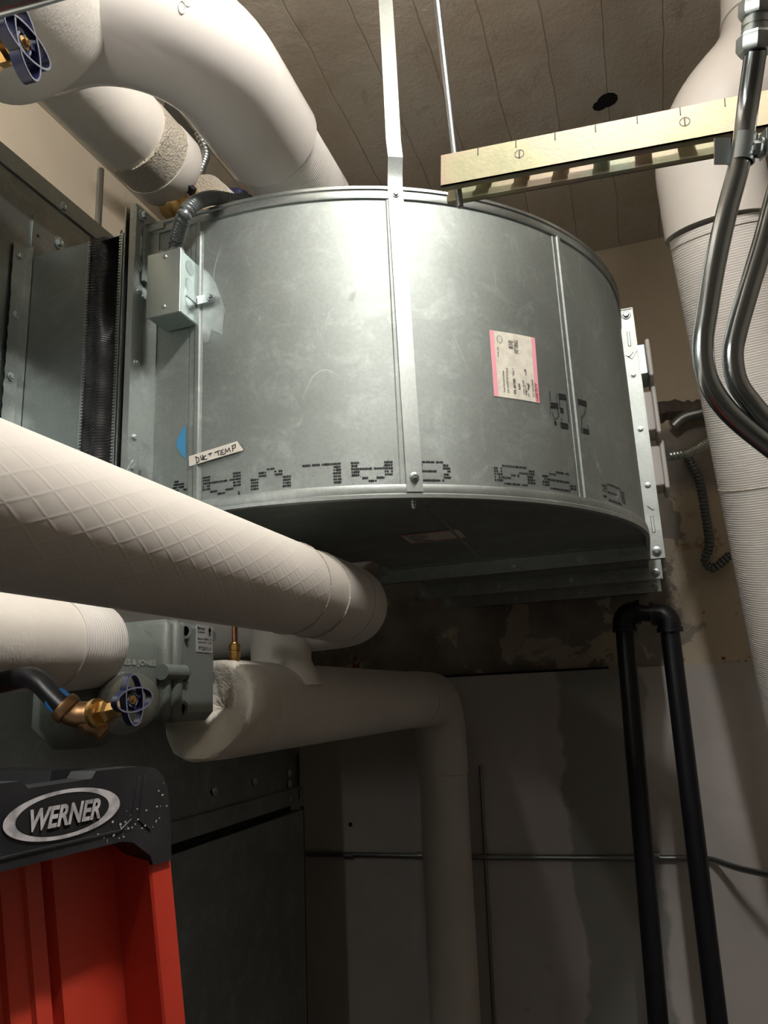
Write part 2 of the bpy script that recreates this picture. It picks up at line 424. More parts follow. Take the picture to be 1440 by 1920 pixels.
def put_text(mb, t, fn, bold=0, shear=0):
    """fn maps (0..1, 0..1) to a point in space"""
    vs, fs, _ = text2d(t, bold, shear); b = len(mb.v)
    mb.v += [V(fn(x, y)) for x, y in vs]
    for f in fs: mb.face([b + i for i in f])
X, Yv, Z = V((1, 0, 0)), V((0, 1, 0)), V((0, 0, 1))
# ================================================================== setting
CEIL, YW, YL, XL, XR, YB = 3.42, 2.85, 2.80, -1.44, 2.3, -2.8
MB().box(((XL + XR) / 2, (YW + YB) / 2, -.05), (XR - XL + .2, YW - YB + .3, .1)).build('floor', M['concrete'], kind='structure')
MB().box(((XL + XR) / 2, (YW + YB) / 2, CEIL + .05), (XR - XL + .2, YW - YB + .3, .1)).build('ceiling', M['ceiling'], kind='structure')
MB().box(((XL + XR) / 2, YW + .05, CEIL / 2), (XR - XL + .2, .1, CEIL)).build('wall_back', M['peel'], kind='structure')
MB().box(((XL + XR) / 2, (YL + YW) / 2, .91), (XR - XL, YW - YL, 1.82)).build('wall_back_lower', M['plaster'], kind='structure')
MB().box((XL - .05, (YW + YB) / 2, CEIL / 2), (.1, YW - YB + .2, CEIL)).build('wall_left', M['cream'], kind='structure')
MB().box((XR + .05, (YW + YB) / 2, CEIL / 2), (.1, YW - YB + .2, CEIL)).build('wall_right', M['backwall'], kind='structure')
MB().box(((XL + XR) / 2, YB - .05, CEIL / 2), (XR - XL + .2, .1, CEIL)).build('wall_front', M['backwall'], kind='structure')
tr = MB()
tr.box((-.78, YL + .030, 1.824), (1.3, .040, .008)); tr.build('trim_ledge_shade', M['void'], kind='structure')  # black strip painted in as the shade along the wall ledge
# ================================================================== the elbow duct
Z0, Z1 = 2.07, 2.624
YH, CXd, CYd, RH = 1.086, -.621, 1.738, .652
XI, YO = -.795, 1.848                                   # inlet plane x, outlet plane y
XT = -.585                                              # throat side
L1 = CXd - XI; L2 = RH * pi / 2; L3 = YO - CYd
def hp(s_, off=0.0):
    if s_ < L1: return V((XI + s_, YH - off, 0)), V((0, -1, 0))
    if s_ < L1 + L2:
        a = (s_ - L1) / RH; n = V((sin(a), -cos(a), 0)); return V((CXd, CYd, 0)) + n * (RH + off), n
    return V((CXd + RH + off, CYd + s_ - L1 - L2, 0)), V((1, 0, 0))
def H(s_, z, off=0.0):
    p, n = hp(s_, off); return V((p.x, p.y, z))
def onheel(px, py):
    d = ray(px, py); best = None; N = 400; LT = L1 + L2 + L3
    for i in range(N):
        a = H(LT * i / N, 0); b = H(LT * (i + 1) / N, 0)
        ca = d.x * a.y - d.y * a.x; cb = d.x * b.y - d.y * b.x
        if ca * cb <= 0 and ca != cb:
            k = ca / (ca - cb); q = a.lerp(b, k); t = q.y / d.y
            if best is None or t < best[2]: best = (LT * (i + k) / N, EYE + d.z * t, t)
    return best[0], best[1]
duct = thing('duct_elbow', 'large curved galvanized sheet metal duct elbow hung under the ceiling', 'duct', (-.3, 1.5, Z0))
NS = 64; LT = L1 + L2 + L3
mb = MB(); T = .0012
rows = []
for i in range(NS + 1):
    s_ = LT * i / NS; rows.append([H(s_, Z0, 0), H(s_, Z1, 0)])
mb.grid(rows)
mb.grid([[H(LT * i / NS, Z1, -T), H(LT * i / NS, Z0, -T)] for i in range(NS + 1)])
mb.build('heel_panel', M['galv'], duct)
outline = [(H(LT * i / NS, 0).x, H(LT * i / NS, 0).y) for i in range(NS + 1)] + [(XT, YO), (XT, 1.70), (XI, 1.70)]
MB().prism(outline, (0, 0, Z0), X, Yv, Z, .0015).build('bottom_panel', M['galv_under'], duct)
MB().prism(outline, (0, 0, Z1 - .0015), X, Yv, Z, .0015).build('top_panel', M['galv_ahu'], duct)
mb = MB(); mb.box((XT, (1.70 + YO) / 2, (Z0 + Z1) / 2), (.002, YO - 1.70, Z1 - Z0)); mb.box(((XI + XT) / 2, 1.70, (Z0 + Z1) / 2), (XT - XI, .002, Z1 - Z0)); mb.build('throat_panel', M['galv_ahu'], duct)
# pittsburgh lock seams along both edges
for zz, nm in ((Z0, 'bottom_seam'), (Z1, 'top_seam')):
    sg = 1 if zz == Z1 else -1
    rows = []
    prof = [(0, -.016 * sg), (.0035, -.015 * sg), (.005, -.008 * sg), (.0035, 0), (.006, .002 * sg), (.0055, .008 * sg), (-.003, .009 * sg), (-.004, 0)]
    for i in range(NS + 1):
        s_ = LT * i / NS; rows.append([H(s_, zz + h, o_) for o_, h in prof])
    MB().grid(rows).build(nm, M['galv_trim'] if zz == Z0 else M['galv_ahu'], duct, ang=.9)
# upright lock seams across the heel
for px in (748, 368, 1058):
    s_, _ = onheel(px, 600)
    rows = []
    for h in [Z0 + .012, Z1 - .012]:
        rows.append([H(s_ - .013, h, .0003), H(s_ - .011, h, .0016), H(s_ - .002, h, .0018), H(s_ + .001, h, .0042), H(s_ + .008, h, .0044), H(s_ + .010, h, .0016), H(s_ + .014, h, .0003)])
    MB().grid(rows).build('standing_seam', M['galv'], duct, ang=.5)
# inlet flange (plane x = XI), outlet flange (plane y = YO)
def frame(mb, o, u, v, w_, h_, wd, t, n, bev=0):
    """rectangular frame: lower-left corner o, outer size w_ x h_, member width wd, thickness t along n"""
    o, u, v, n = V(o), V(u), V(v), V(n)
    for a, b, c_, d in ((0, 0, w_, wd), (0, h_ - wd, w_, wd), (0, wd, wd, h_ - 2 * wd), (w_ - wd, wd, wd, h_ - 2 * wd)):
        mb.prism([(a, b), (a + c_, b), (a + c_, b + d), (a, b + d)], o, u, v, n, t)
def tdc(parent, o, u, v, W, Hh, n, name, sides='ltrb', nb=3, boltn=1):
    """duct flange around opening W x Hh whose lower-left corner is o; n points to the viewer side"""
    o, u, v, n = V(o), V(u), V(v), V(n); f = .035
    mb = MB(); frame(mb, o - u * f - v * f, u, v, W + 2 * f, Hh + 2 * f, f, .0016, n)
    # returned lip
    frame(mb, o - u * (f) - v * (f), u, v, W + 2 * f, Hh + 2 * f, .0022, .010, -n)
    # neck collar lying on the duct
    for (a, b, c_, d, ax) in ((-.0022, -.0022, W + .0044, .002, 0), (-.0022, Hh, W + .0044, .002, 0), (-.0022, 0, .002, Hh, 0), (W + .0002, 0, .002, Hh, 0)):
        mb.prism([(a, b), (a + c_, b), (a + c_, b + d), (a, b + d)], o, u, v, n, .030)
    fr = mb.build(name, M['galv_trim'], parent)
    sc = MB()
    for k in range(nb):
        t = (k + 1) / (nb + 1)
        for q in (o + u * W * t - v * f * .5, o + u * (W + f * .5) + v * Hh * t, o + u * (-f * .5) + v * Hh * t):
            MB().bolt(q + n * .0016, n, .0048, .0034).build('flange_screw', M['zinc'], fr)
    for cx_, cy_, sx, sy in ((0, 0, -1, -1), (W, 0, 1, -1), (0, Hh, -1, 1), (W, Hh, 1, 1)):
        c0 = o + u * cx_ + v * cy_
        poly = [(0, 0), (0, f), (f * .75, f), (f, f * .75), (f, -.075), (f * .75, -.093), (f * .2, -.10), (f * .12, -.075), (f * .12, 0)]
        poly2 = poly + [(0, 0)]
        L = [(f, f * .8), (f * .8, f), (-.075, f), (-.098, f * .55), (-.085, f * .12), (0, f * .12), (f * .12, 0), (f * .12, -.085), (f * .55, -.098), (f, -.075)]
        k = MB(); k.prism([(x * sx, y * sy) for x, y in L], c0 + n * .0017, u, v, n, .0016)
        # stamped rib and notch
        k.box(c0 + u * sx * f * .5 - v * sy * .045 + n * .0036, (.007, .04, .003), (u, v, n), .0014)
        k.box(c0 - u * sx * .045 + v * sy * f * .5 + n * .0036, (.04, .007, .003), (u, v, n), .0014)
        k.box(c0 + u * sx * f * .5 - v * sy * .085 + n * .004, (.016, .004, .004), ((u * sx + v * sy).normalized(), (u * sx - v * sy).normalized(), n))
        kk = k.build('corner_piece', M['galv_trim'], parent)
        MB().bolt(c0 + (u * sx + v * sy) * f * .52 + n * .0035, n, .0075, .007).build('corner_bolt', M['zinc'], kk)
# outlet flange: viewer side is -Y
tdc(duct, (XT, YO, Z0), X, Z, (CXd + RH) - XT, Z1 - Z0, -Yv, 'outlet_flange', nb=3)
# inlet flange: viewer side is +X
tdc(duct, (XI, YH, Z0), Yv, Z, 1.70 - YH, Z1 - Z0, X, 'inlet_flange', nb=3)
# extra ribbed lips beside the inlet flange
mb = MB()
for dx, ex in ((-.004, .034), (-.012, .030), (-.020, .034)):
    frame(mb, (XI + dx, YH - ex, Z0 - ex), Yv, Z, 1.70 - YH + 2 * ex, Z1 - Z0 + 2 * ex, ex, .0025, -X)
mb.build('mating_flange', M['galv_ahu'], duct)
# heel edge tab by the inlet (folded end cleat)
MB().box((XI + .02, YH - .004, Z1 - .004), (.045, .008, .012)).box((XI + .008, YH - .008, Z1 - .06), (.006, .016, .11)).build('end_cleat', M['galv_trim'], duct)
# bottom stiffening crease and cross break
mb = MB(); a = P(800, 948, Z=Z0); b = P(905, 1052, Z=Z0)
d_ = (b - a).normalized(); nn = d_.cross(Z)
mb.grid([[a - nn * .004, a - Z * .0022, a + nn * .004], [b - nn * .004, b - Z * .0022, b + nn * .004]]); mb.build('bottom_crease', M['galv'], duct)
# ---- writing on the duct
FONT = {'G': ["01110", "10001", "10000", "10111", "10001", "10001", "01110"], '9': ["01110", "10001", "10001", "01111", "00001", "00010", "01100"],
        '0': ["01110", "10001", "10011", "10101", "11001", "10001", "01110"], 'A': ["00100", "01010", "10001", "10001", "11111", "10001", "10001"],
        'L': ["10000", "10000", "10000", "10000", "10000", "10000", "11111"], 'V': ["10001", "10001", "10001", "10001", "01010", "01010", "00100"],
        'N': ["10001", "11001", "11001", "10101", "10011", "10011", "10001"]}
def dot(mb, s_, z, r, off=.0007, sx=1.0):
    b = len(mb.v)
    for k in range(6): mb.v.append(H(s_ + r * sx * cos(k * pi / 3), z + r * sin(k * pi / 3), off))
    mb.face([b + k for k in range(6)])
for ch, px, pyc, wpx in (('G', 1150, 925, 40), ('9', 1048, 906, 62), ('0', 965, 899, 76), ('G', 812, 894, 66), ('A', 698, 893, 78), ('L', 604, 898, 72), ('V', 508, 907, 76), ('A', 416, 917, 72), ('N', 350, 926, 50)):
    ink = MB(); sc_, zc = onheel(px, pyc); sa, _ = onheel(px - wpx / 2, pyc); sb, _ = onheel(px + wpx / 2, pyc); W_ = sb - sa; zc = 2.108
    Hh = .031
    for r_ in range(7):
        for c_ in range(5):
            if FONT[ch][r_][c_] == '1':
                for k in range(4):
                    if random.random() < .08: continue
                    # printed upside down: rows and columns both reversed
                    s_ = sb - W_ * (c_ + (k + .5) / 4) / 5; z = zc - Hh / 2 + Hh * r_ / 6
                    dot(ink, s_ + random.uniform(-.0004, .0004), z, .0020 + random.uniform(-.0004, .0003))
    for k in range(10): dot(ink, sc_ + random.gauss(0, W_ * .4), zc + random.gauss(0, .012), random.uniform(.0004, .0008))
    ink.build('dot_matrix_letter', M['ink'], duct)
ink2 = MB()
def dz(x, y): return 900 + x / 6.545, 600 + y / 6.545
def dotline(mb, a, b, n, r, rows=1):
    sa, za = onheel(*dz(*a)); sb, zb = onheel(*dz(*b))
    for i in range(n):
        t = i / max(n - 1, 1)
        for k in range(rows): dot(mb, sa + (sb - sa) * t, za + (zb - za) * t - k * .0036, r * 1.3, sx=.8)
for a, b, n, r, rw in (((850, 885), (860, 985), 5, .0011, 1), ((868, 1022), (950, 1034), 8, .0017, 3), ((862, 1070), (858, 1140), 4, .0011, 1), ((885, 1145), (930, 1265), 6, .0012, 1),
        ((942, 905), (938, 1010), 5, .0012, 1), ((950, 1090), (965, 1180), 5, .0012, 1), ((962, 1185), (935, 1215), 3, .0012, 1), ((968, 912), (1045, 928), 8, .0018, 3), ((970, 965), (978, 1075), 6, .0012, 1),
        ((985, 1085), (1015, 1090), 4, .0014, 3), ((1058, 965), (1088, 1255), 16, .0012, 1), ((995, 1215), (997, 1240), 2, .0012, 1), ((992, 1268), (1072, 1285), 8, .0018, 3),
        ((1135, 958), (1295, 1008), 14, .0019, 3), ((1218, 1015), (1200, 1070), 4, .0012, 1), ((1195, 1075), (1160, 1150), 5, .0012, 2), ((1155, 1165), (1165, 1285), 7, .0012, 1), ((1172, 1308), (1236, 1328), 7, .0018, 3),
        ((1298, 1018), (1290, 1130), 6, .0012, 1), ((1280, 1140), (1255, 1180), 3, .0012, 2), ((1242, 1190), (1250, 1300), 6, .0013, 1), ((1262, 1335), (1328, 1355), 7, .0018, 3), ((1320, 1300), (1322, 1320), 2, .0012, 1), ((915, 1250), (932, 1262), 3, .0013, 2)):
    dotline(ink2, a, b, n, r, rw)
ink2.build('dot_matrix_mark', M['ink'], duct, label='small sideways black dot printed marks near the right seam')
# pink bordered label
CR = [onheel(917, 619), onheel(1002, 634), onheel(1011, 756), onheel(926, 743)]    # tl tr br bl
def lab(u_, v_, off=.0010):
    tl, tr_, br, bl = CR
    s_ = (tl[0] * (1 - u_) + tr_[0] * u_) * (1 - v_) + (bl[0] * (1 - u_) + br[0] * u_) * v_
    z = (tl[1] * (1 - u_) + tr_[1] * u_) * (1 - v_) + (bl[1] * (1 - u_) + br[1] * u_) * v_
    return H(s_, z, off)
def patch(mb, fn, u0, u1, v0, v1, off, nu=8):
    mb.grid([[fn(u0 + (u1 - u0) * i / nu, v0, off), fn(u0 + (u1 - u0) * i / nu, v1, off)] for i in range(nu + 1)])
mb = MB(); patch(mb, lab, 0, 1, 0, 1, .0008, 16); lb = mb.build('shipping_label', M['paper'], duct, label='white paper label with pink side bands')
for ua_, ub_ in ((0, .09), (.91, 1)): mb = MB(); patch(mb, lab, ua_, ub_, 0, 1, .0011, 3); mb.build('pink_band', M['pinkink'], lb)
mb = MB()
def vt(t, u_, w_, v0, v1, bold=.012):   # text reading upwards, baseline at column u_+w_
    put_text(mb, t, lambda x, y: lab(u_ + w_ * (1 - y), v0 + (v1 - v0) * x, .0014), bold)
vt('Troy Normal college', .20, .05, .93, .60); vt('Job: HOSTOS COLLE', .28, .055, .93, .55)
vt('DL #1183', .42, .06, .92, .70, .03); vt('Qty 1', .42, .05, .65, .55); vt('0.4/4', .53, .05, .85, .76, .03); vt('2.000 x 40.099', .63, .04, .92, .70)
vt('22.0  GALVANIZE', .84, .045, .93, .66); vt('Lbl w No Liner', .915 - .015, .04, .93, .70); vt('B10', .38, .10, .24, .12); vt('FITTING', .50, .09, .30, .10)
vt('VIA 55', .13, .03, .40, .25); vt('-->', .68, .06, .62, .52, .04)
for k in range(26):     # scribbled sketch
    u_ = .68 + random.random() * .1; v_ = .72 + random.random() * .2
    patch(mb, lab, u_, u_ + .012, v_, v_ + .02 + random.random() * .03, .0014, 1)
for q in range(14):
    a = q / 14 * 2 * pi; patch(mb, lab, .19 + .055 * cos(a), .19 + .055 * cos(a) + .014, .12 + .055 * sin(a), .12 + .055 * sin(a) + .014, .0014, 1)
mb.build('label_print', M['greytxt'], lb)
mb = MB(); put_text(mb, 'PANEL DUTS', lambda x, y: lab(.93 + .05 * (1 - y), .98 + (.72 - .98) * x, .0014), .02); mb.build('band_print', M['redtxt'], lb)
# masking tape "DUCT TEMP"
def hz(x, y, off=.0012): s_, z = onheel(320 + x / 4.8, 820 + y / 4.8); return H(s_, z, off)
tp = [(178, 178), (612, 42), (640, 62), (672, 118), (660, 128), (225, 262), (180, 270), (186, 240)]
mb = MB(); mb.grid([[hz(178 + (612 - 178) * t, 178 + (42 - 178) * t, .0050), hz(182 + (668 - 182) * t, 268 + (122 - 268) * t, .0050)] for t in [i / 8 for i in range(9)]])
tpo = mb.build('tape_label', M['tape'], duct, label='white tape strip with handwriting DUCT TEMP')
mb = MB()
def pen(mb, pts, w_, fn):
    for (a, b) in zip(pts, pts[1:]):
        dx, dy = b[0] - a[0], b[1] - a[1]; L = math.hypot(dx, dy) or 1; nx, ny = -dy / L * w_, dx / L * w_; ex, ey = dx / L * w_ * .5, dy / L * w_ * .5
        q = [fn(a[0] - ex + nx, a[1] - ey + ny), fn(a[0] - ex - nx, a[1] - ey - ny), fn(b[0] + ex - nx, b[1] + ey - ny), fn(b[0] + ex + nx, b[1] + ey + ny)]
        b0 = len(mb.v); mb.v += q; mb.face((b0, b0 + 1, b0 + 2, b0 + 3))
for st in ([(240, 180), (256, 238)], [(238, 182), (268, 192), (273, 222), (246, 240)], [(285, 172), (290, 208), (302, 206), (306, 166), (309, 214)], [(334, 168), (315, 184), (316, 206), (345, 202)],
           [(352, 160), (388, 150)], [(368, 150), (372, 176)], [(412, 144), (458, 126)], [(438, 130), (450, 170)], [(470, 130), (466, 166), (500, 156)], [(466, 130), (492, 116)], [(466, 148), (490, 140)],
           [(506, 158), (508, 112), (524, 140), (542, 102), (552, 142)], [(570, 88), (574, 134)], [(562, 88), (596, 72), (598, 96), (572, 112)]):
    pen(mb, st, 3.2, lambda x, y: hz(x, y, .0056))
mb.build('handwriting', M['ink'], tpo)
# blue half sticker, black tick mark and old sealant smear
def onh(px, py, off=.001): s_, z = onheel(px, py); return H(s_, z, off)
mb = MB(); q = [onh(*c_) for c_ in ((349, 797), (349, 862), (340, 852), (332, 838), (332, 826), (340, 808))]; b0 = len(mb.v); mb.v += q; mb.face(range(6)); mb.build('blue_sticker', M['blue_sticker'], duct, smooth=False, label='blue half moon sticker')
mb = MB(); pen(mb, [(448, 922), (451, 935)], 1.4, lambda x, y: onh(x, y, .0013)); mb.build('pen_tick', M['ink'], duct)
mb = MB(); q = [onh(*c_, .0006) for c_ in ((377, 500), (392, 512), (404, 530), (414, 555), (423, 582), (419, 600), (417, 628), (405, 622), (396, 618), (392, 640), (383, 644), (378, 626), (375, 590), (377, 540))]; mb.v += q; mb.face(range(len(q)))
mb.build('sealant_smear', M['sealant'], duct, smooth=False, label='pale dried sealant smear beside the box')
# label on the underside
q = [P(*c_, Z=Z0 - .0008) for c_ in ((750, 1004), (859, 992), (874, 1007), (771, 1019))]
mb = MB(); mb.v += q; mb.face((0, 1, 2, 3)); ul = mb.build('underside_label', M['paper'], duct, smooth=False, label='paper label with pink edge under the duct')
mb = MB()
def qf(u_, v_, dz_=.0006): return (q[0] * (1 - u_) + q[1] * u_) * (1 - v_) + (q[3] * (1 - u_) + q[2] * u_) * v_ - Z * dz_
for k, (a, b) in enumerate(((.05, .45), (.1, .4), (.08, .42), (.1, .3), (.12, .45))):
    for j in range(9):
        u_ = a + (b - a) * j / 9; mb.grid([[qf(u_, .12 + k * .17), qf(u_, .19 + k * .17)], [qf(u_ + .03, .12 + k * .17), qf(u_ + .03, .19 + k * .17)]])
mb.build('label_print', M['greytxt'], ul, smooth=False)
for va_ in (0, .91): mb = MB(); mb.grid([[qf(0, va_), qf(1, va_)], [qf(0, va_ + .09), qf(1, va_ + .09)]]); mb.build('pink_band', M['pinkink'], ul, smooth=False)
# ---- straight duct sections beyond the elbow
sec = thing('duct_section', 'straight galvanized duct run behind the elbow, entering the back wall', 'duct', (-.27, 2.2, Z0))
XO = CXd + RH
for (ya, yb) in ((YO + .002, 2.20), (2.205, 2.50), (2.505, YW)):
    mb = MB(); e = .002
    for c_, sz in ((((XT + XO) / 2, (ya + yb) / 2, Z0), (XO - XT, yb - ya, e)), (((XT + XO) / 2, (ya + yb) / 2, Z1), (XO - XT, yb - ya, e)), ((XT, (ya + yb) / 2, (Z0 + Z1) / 2), (e, yb - ya, Z1 - Z0)), ((XO, (ya + yb) / 2, (Z0 + Z1) / 2), (e, yb - ya, Z1 - Z0))):
        mb.box(c_, sz)
    mb.build('duct_wall', M['galv_ahu'], sec)
for yy in (YO + .004, 2.20, 2.50):
    tdc(sec, (XT, yy, Z0), X, Z, XO - XT, Z1 - Z0, (Yv if yy < 1.9 else -Yv), 'duct_flange', nb=2)
# ---- hanger strap
st = thing('hanger_strap', 'flat galvanized hanger strap screwed to the front of the curved duct', 'strap', (-.33, 1.13, Z0))
mb = MB(); path = []
s0, _ = onheel(776, 900); s1, _ = onheel(742, 390)
for t in [i / 10 for i in range(11)]:
    path.append((s0 + (s1 - s0) * t, 2.072 + (Z1 + .01 - 2.072) * t))
W_ = .0132; rows = []
for s_, z in path: rows.append([H(s_ - W_, z, .0062), H(s_ + W_, z, .0062), H(s_ + W_, z, .0044), H(s_ - W_, z, .0044)])
c0 = H(path[-1][0], 0, .0062); n0 = hp(path[-1][0])[1]; tn = V((-n0.y, n0.x, 0))
def slab(c, z, ang=0, tw=0):
    t_ = V((tn.x * cos(ang) - tn.y * sin(ang), tn.x * sin(ang) + tn.y * cos(ang), 0)); nn_ = V((t_.y, -t_.x, 0))
    c = V((c.x, c.y, z)); return [c - t_ * W_ + nn_ * .001, c + t_ * W_ + nn_ * .001, c + t_ * W_ - nn_ * .001, c - t_ * W_ - nn_ * .001]
rows.append(slab(c0 + n0 * .004, Z1 + .03)); rows.append(slab(c0 + n0 * .016, Z1 + .055)); rows.append(slab(c0 + n0 * .006, Z1 + .10, -.10)); rows.append(slab(c0 + n0 * .008, Z1 + .25, -.25)); rows.append(slab(c0 + n0 * .004, Z1 + .5, -.35)); rows.append(slab(c0, CEIL, -.4))
mb.grid(rows, closev=True); mb.face((3, 2, 1, 0)); mb.build('strap_band', M['galv_trim'], st, ang=.3)
mb = MB(); n_ = hp(path[0][0])[1]; mb.bolt(H(path[0][0], 2.096, .0064), n_, .0052, .006); mb.build('strap_screw', M['zinc'], st)
mb = MB(); mb.bolt(H(s1, Z1 - .008, .0066), n_, .0045, .004); mb.build('strap_screw', M['zinc'], st)
mb = MB(); c_ = H(path[0][0] + .0, Z0 - .0, -.012); mb.lathe(c_, V((0, 0, -1)), [(.006, -.004), (.006, .004), (.004, .005), (.0035, .008), (.0045, .010), (.0035, .012), (.0045, .014), (.0035, .016), (.004, .018), (.002, .022)], 12); mb.build('under_screw', M['zinc'], st)
# ================================================================== air handler
XA, ZT, YE = -1.08, 2.84, 2.35
ah = thing('air_handler', 'tall galvanized air handling unit casing along the left side', 'air handler', (-1.28, 1.2, .1))
mb = MB(); mb.box((-1.255, 1.0, (1.49 + ZT) / 2), (.35, 2.7, ZT - 1.49)); mb.build('upper_casing', M['galv_ahu'], ah)
mb = MB(); mb.box((-1.25, 1.0, .70), (.36, 2.69, 1.46)); mb.build('lower_casing', M['galv_ahu'], ah)
mb = MB(); mb.box((-1.262, .99, 1.455), (.34, 2.62, .06)); mb.build('panel_gap', M['void'], ah)
mb = MB(); mb.box((XA + .002, 1.0, 1.475), (.012, 2.70, .045)); mb.box((XA + .004, 1.0, 1.498), (.016, 2.7, .004)); mb.build('joint_strip', M['galv_ahu'], ah)
mb = MB(); mb.box((XA + .0015, .97, 1.60), (.003, 2.62, .10)); mb.build('overlap_strip', M['galv_ahu'], ah)
mb = MB(); mb.prism([(0, 0), (.004, 0), (.004, .042), (-.03, .042), (-.03, .039), (0, .039)], (XA + .0005, -.35, ZT - .042), X, Z, Yv, 2.7); mb.build('top_rail', M['galv_trim'], ah)
mb = MB(); mb.box((XA + .006, YE - .004, .8), (.008, .010, 1.28)); mb.box((XA + .006, YE - .03, 1.53), (.006, .006, .13)); mb.build('end_gasket', M['void'], ah)
for (a, b) in ((405, 1483), (480, 1465), (545, 1450), (312, 1502), (405, 1608), (480, 1578), (545, 1552), (545, 1470), (544, 1497), (565, 1590), (565, 1725), (567, 1895), (555, 1395)):
    p = P(a, b, X=XA + .006); MB().bolt(p - X * .002, X, .0085, .004).build('casing_bolt', M['galv_trim'], ah)
for (a, b) in ((116, 388), (110, 455)):
    p = P(a, b, X=XA + .001); MB().bolt(p, X, .010, .006).build('casing_bolt', M['zinc'], ah)
# mounting plate with punched holes and angle flange of the duct collar
p1 = P(63, 395, X=XA); p2 = P(100, 430, X=XA)
mb = MB(); mb.box((XA + .0022, p1.y + .028, 2.37), (.003, .062, .74)); pl = mb.build('punched_plate', M['galv_ahu'], ah)
mb = MB()
for k in range(6): mb.cyl((XA + .0038, p1.y + .012, 2.70 - k * .085), (XA + .0045, p1.y + .012, 2.70 - k * .085), .0035, 10)
mb.build('punched_hole', M['void'], pl)
# ================================================================== collar + flexible connector
col = thing('duct_collar', 'galvanized collar screwed to the air handler casing beside the black flexible connector', 'duct collar', (-1.0, 1.4, Z0))
YC = 1.088
xc0, xc1 = XA, P(162, 600, Y=YC).x
mb = MB(); e = .0015
def shell(mb, xa, xb, y0, y1, z0, z1, t=.0015, front=True):
    mb.box(((xa + xb) / 2, y0, (z0 + z1) / 2), (xb - xa, t, z1 - z0)); mb.box(((xa + xb) / 2, y1, (z0 + z1) / 2), (xb - xa, t, z1 - z0))
    mb.box(((xa + xb) / 2, (y0 + y1) / 2, z0), (xb - xa, y1 - y0, t)); mb.box(((xa + xb) / 2, (y0 + y1) / 2, z1), (xb - xa, y1 - y0, t))
shell(mb, XA, xc1, YC, 1.70, Z0, Z1 + .008); mb.build('collar_sleeve', M['galv_ahu'], col)
rows = []
for i in range(60):     # crinkled angle against the casing
    z = Z0 - .03 + (Z1 - Z0 + .06) * i / 59; wv = .0035 * sin(i * 1.15) * (1 if 15 < i < 50 else .2)
    rows.append([V((XA + .004 + abs(wv), YC - .034, z)), V((XA + .0045 + wv * .5, YC - .016, z)), V((XA + .005, YC - .002, z)), V((XA + .022, YC - .002, z))])
MB().grid(rows).build('angle_flange', M['galv_trim'], col, ang=1.2)
for k in range(5):
    MB().bolt((XA + .006, YC - .018, Z1 + .005 - k * .128), X, .0055, .004).build('collar_screw', M['zinc'], col)
fx = thing('flexible_connector', 'black fabric flexible duct connector with toothed metal edges', 'flexible connector', (-.9, 1.4, Z0))
x1_ = P(224, 600, Y=YC).x
rows = []; NZ, NX = 60, 18
for j in range(NZ + 1):
    z = Z0 - .004 + (Z1 + .02 - Z0) * j / NZ; row = []
    for i in range(NX + 1):
        t = i / NX; x = xc1 + (x1_ - xc1) * t
        prof = sin(pi * t)
        zt = (z - Z0) / (Z1 - Z0)
        fold = -.030 * math.exp(-((t - .60 + .1 * (1 - zt)) / .16) ** 2) * max(0, min(1, (zt - .60) / .1)) * 1.0       # pleat collapsed inwards near the top
        ridge = .016 * math.exp(-((t - .45) / .20) ** 2) * (1 - .3 * zt)
        y = YC + .010 * prof - ridge - fold + .002 * sin(z * 90 + t * 6)
        row.append(V((x, y, z)))
    rows.append(row)
mb = MB(); mb.grid(rows)
mb.box(((xc1 + x1_) / 2, 1.39, Z0 + .004), (x1_ - xc1, .60, .002)); mb.box(((xc1 + x1_) / 2, 1.39, Z1 + .006), (x1_ - xc1, .60, .002)); mb.box(((xc1 + x1_) / 2, 1.70, (Z0 + Z1) / 2), (x1_ - xc1, .002, Z1 - Z0))
mb.build('fabric', M['blackfab'], fx, ang=1.2)
for xx, sg in ((xc1, 1), (x1_, -1)):
    mb = MB(); n = 96
    for k in range(n):
        z = Z0 - .01 + (Z1 + .02 - Z0) * k / n
        mb.box((xx + sg * .0022, YC - .0035, z), (.0045, .0015, (Z1 - Z0) / n * .58))
    mb.box((xx - sg * .0012, YC - .003, (Z0 + Z1) / 2), (.0024, .0015, Z1 - Z0 + .02))
    mb.build('metal_teeth', M['zinc'], fx)
mb = MB(); shell(mb, x1_, XI - .022, YC, 1.70, Z0, Z1 + .008)
mb.box(((x1_ + XI) / 2 - .008, YC - .004, (Z0 + Z1) / 2), (.006, .007, Z1 - Z0)); mb.build('metal_strip', M['galv_trim'], fx)
# ================================================================== junction box on the duct
jb = thing('junction_box', 'small zinc steel electrical box with blank cover on the curved duct', 'electrical box', (-.715, YH - .055, 2.39))
yf = YH - .058; bx0, bx1 = P(278, 530, Y=yf).x, P(338, 530, Y=yf).x; bz0, bz1 = P(300, 592, Y=yf).z, P(308, 474, Y=yf).z
mb = MB(); mb.box(((bx0 + bx1) / 2, (yf + YH) / 2 - .001, (bz0 + bz1) / 2), (bx1 - bx0, YH - yf - .004, bz1 - bz0), None, .002); body = mb.build('box_body', M['zinc_box'], jb)
mb = MB(); mb.box(((bx0 + bx1) / 2, yf - .001, (bz0 + bz1) / 2), (bx1 - bx0 + .003, .003, bz1 - bz0 + .003), None, .0014); cv = mb.build('cover_plate', M['zinc_box'], jb)
for z in (bz1 - .010, bz0 + .014): MB().lathe(((bx0 + bx1) / 2 + .002, yf - .0026, z), -Yv, [(.0042, 0), (.0042, .0012), (.003, .0022), (.001, .0024)], 14).build('cover_screw', M['zinc'], cv)
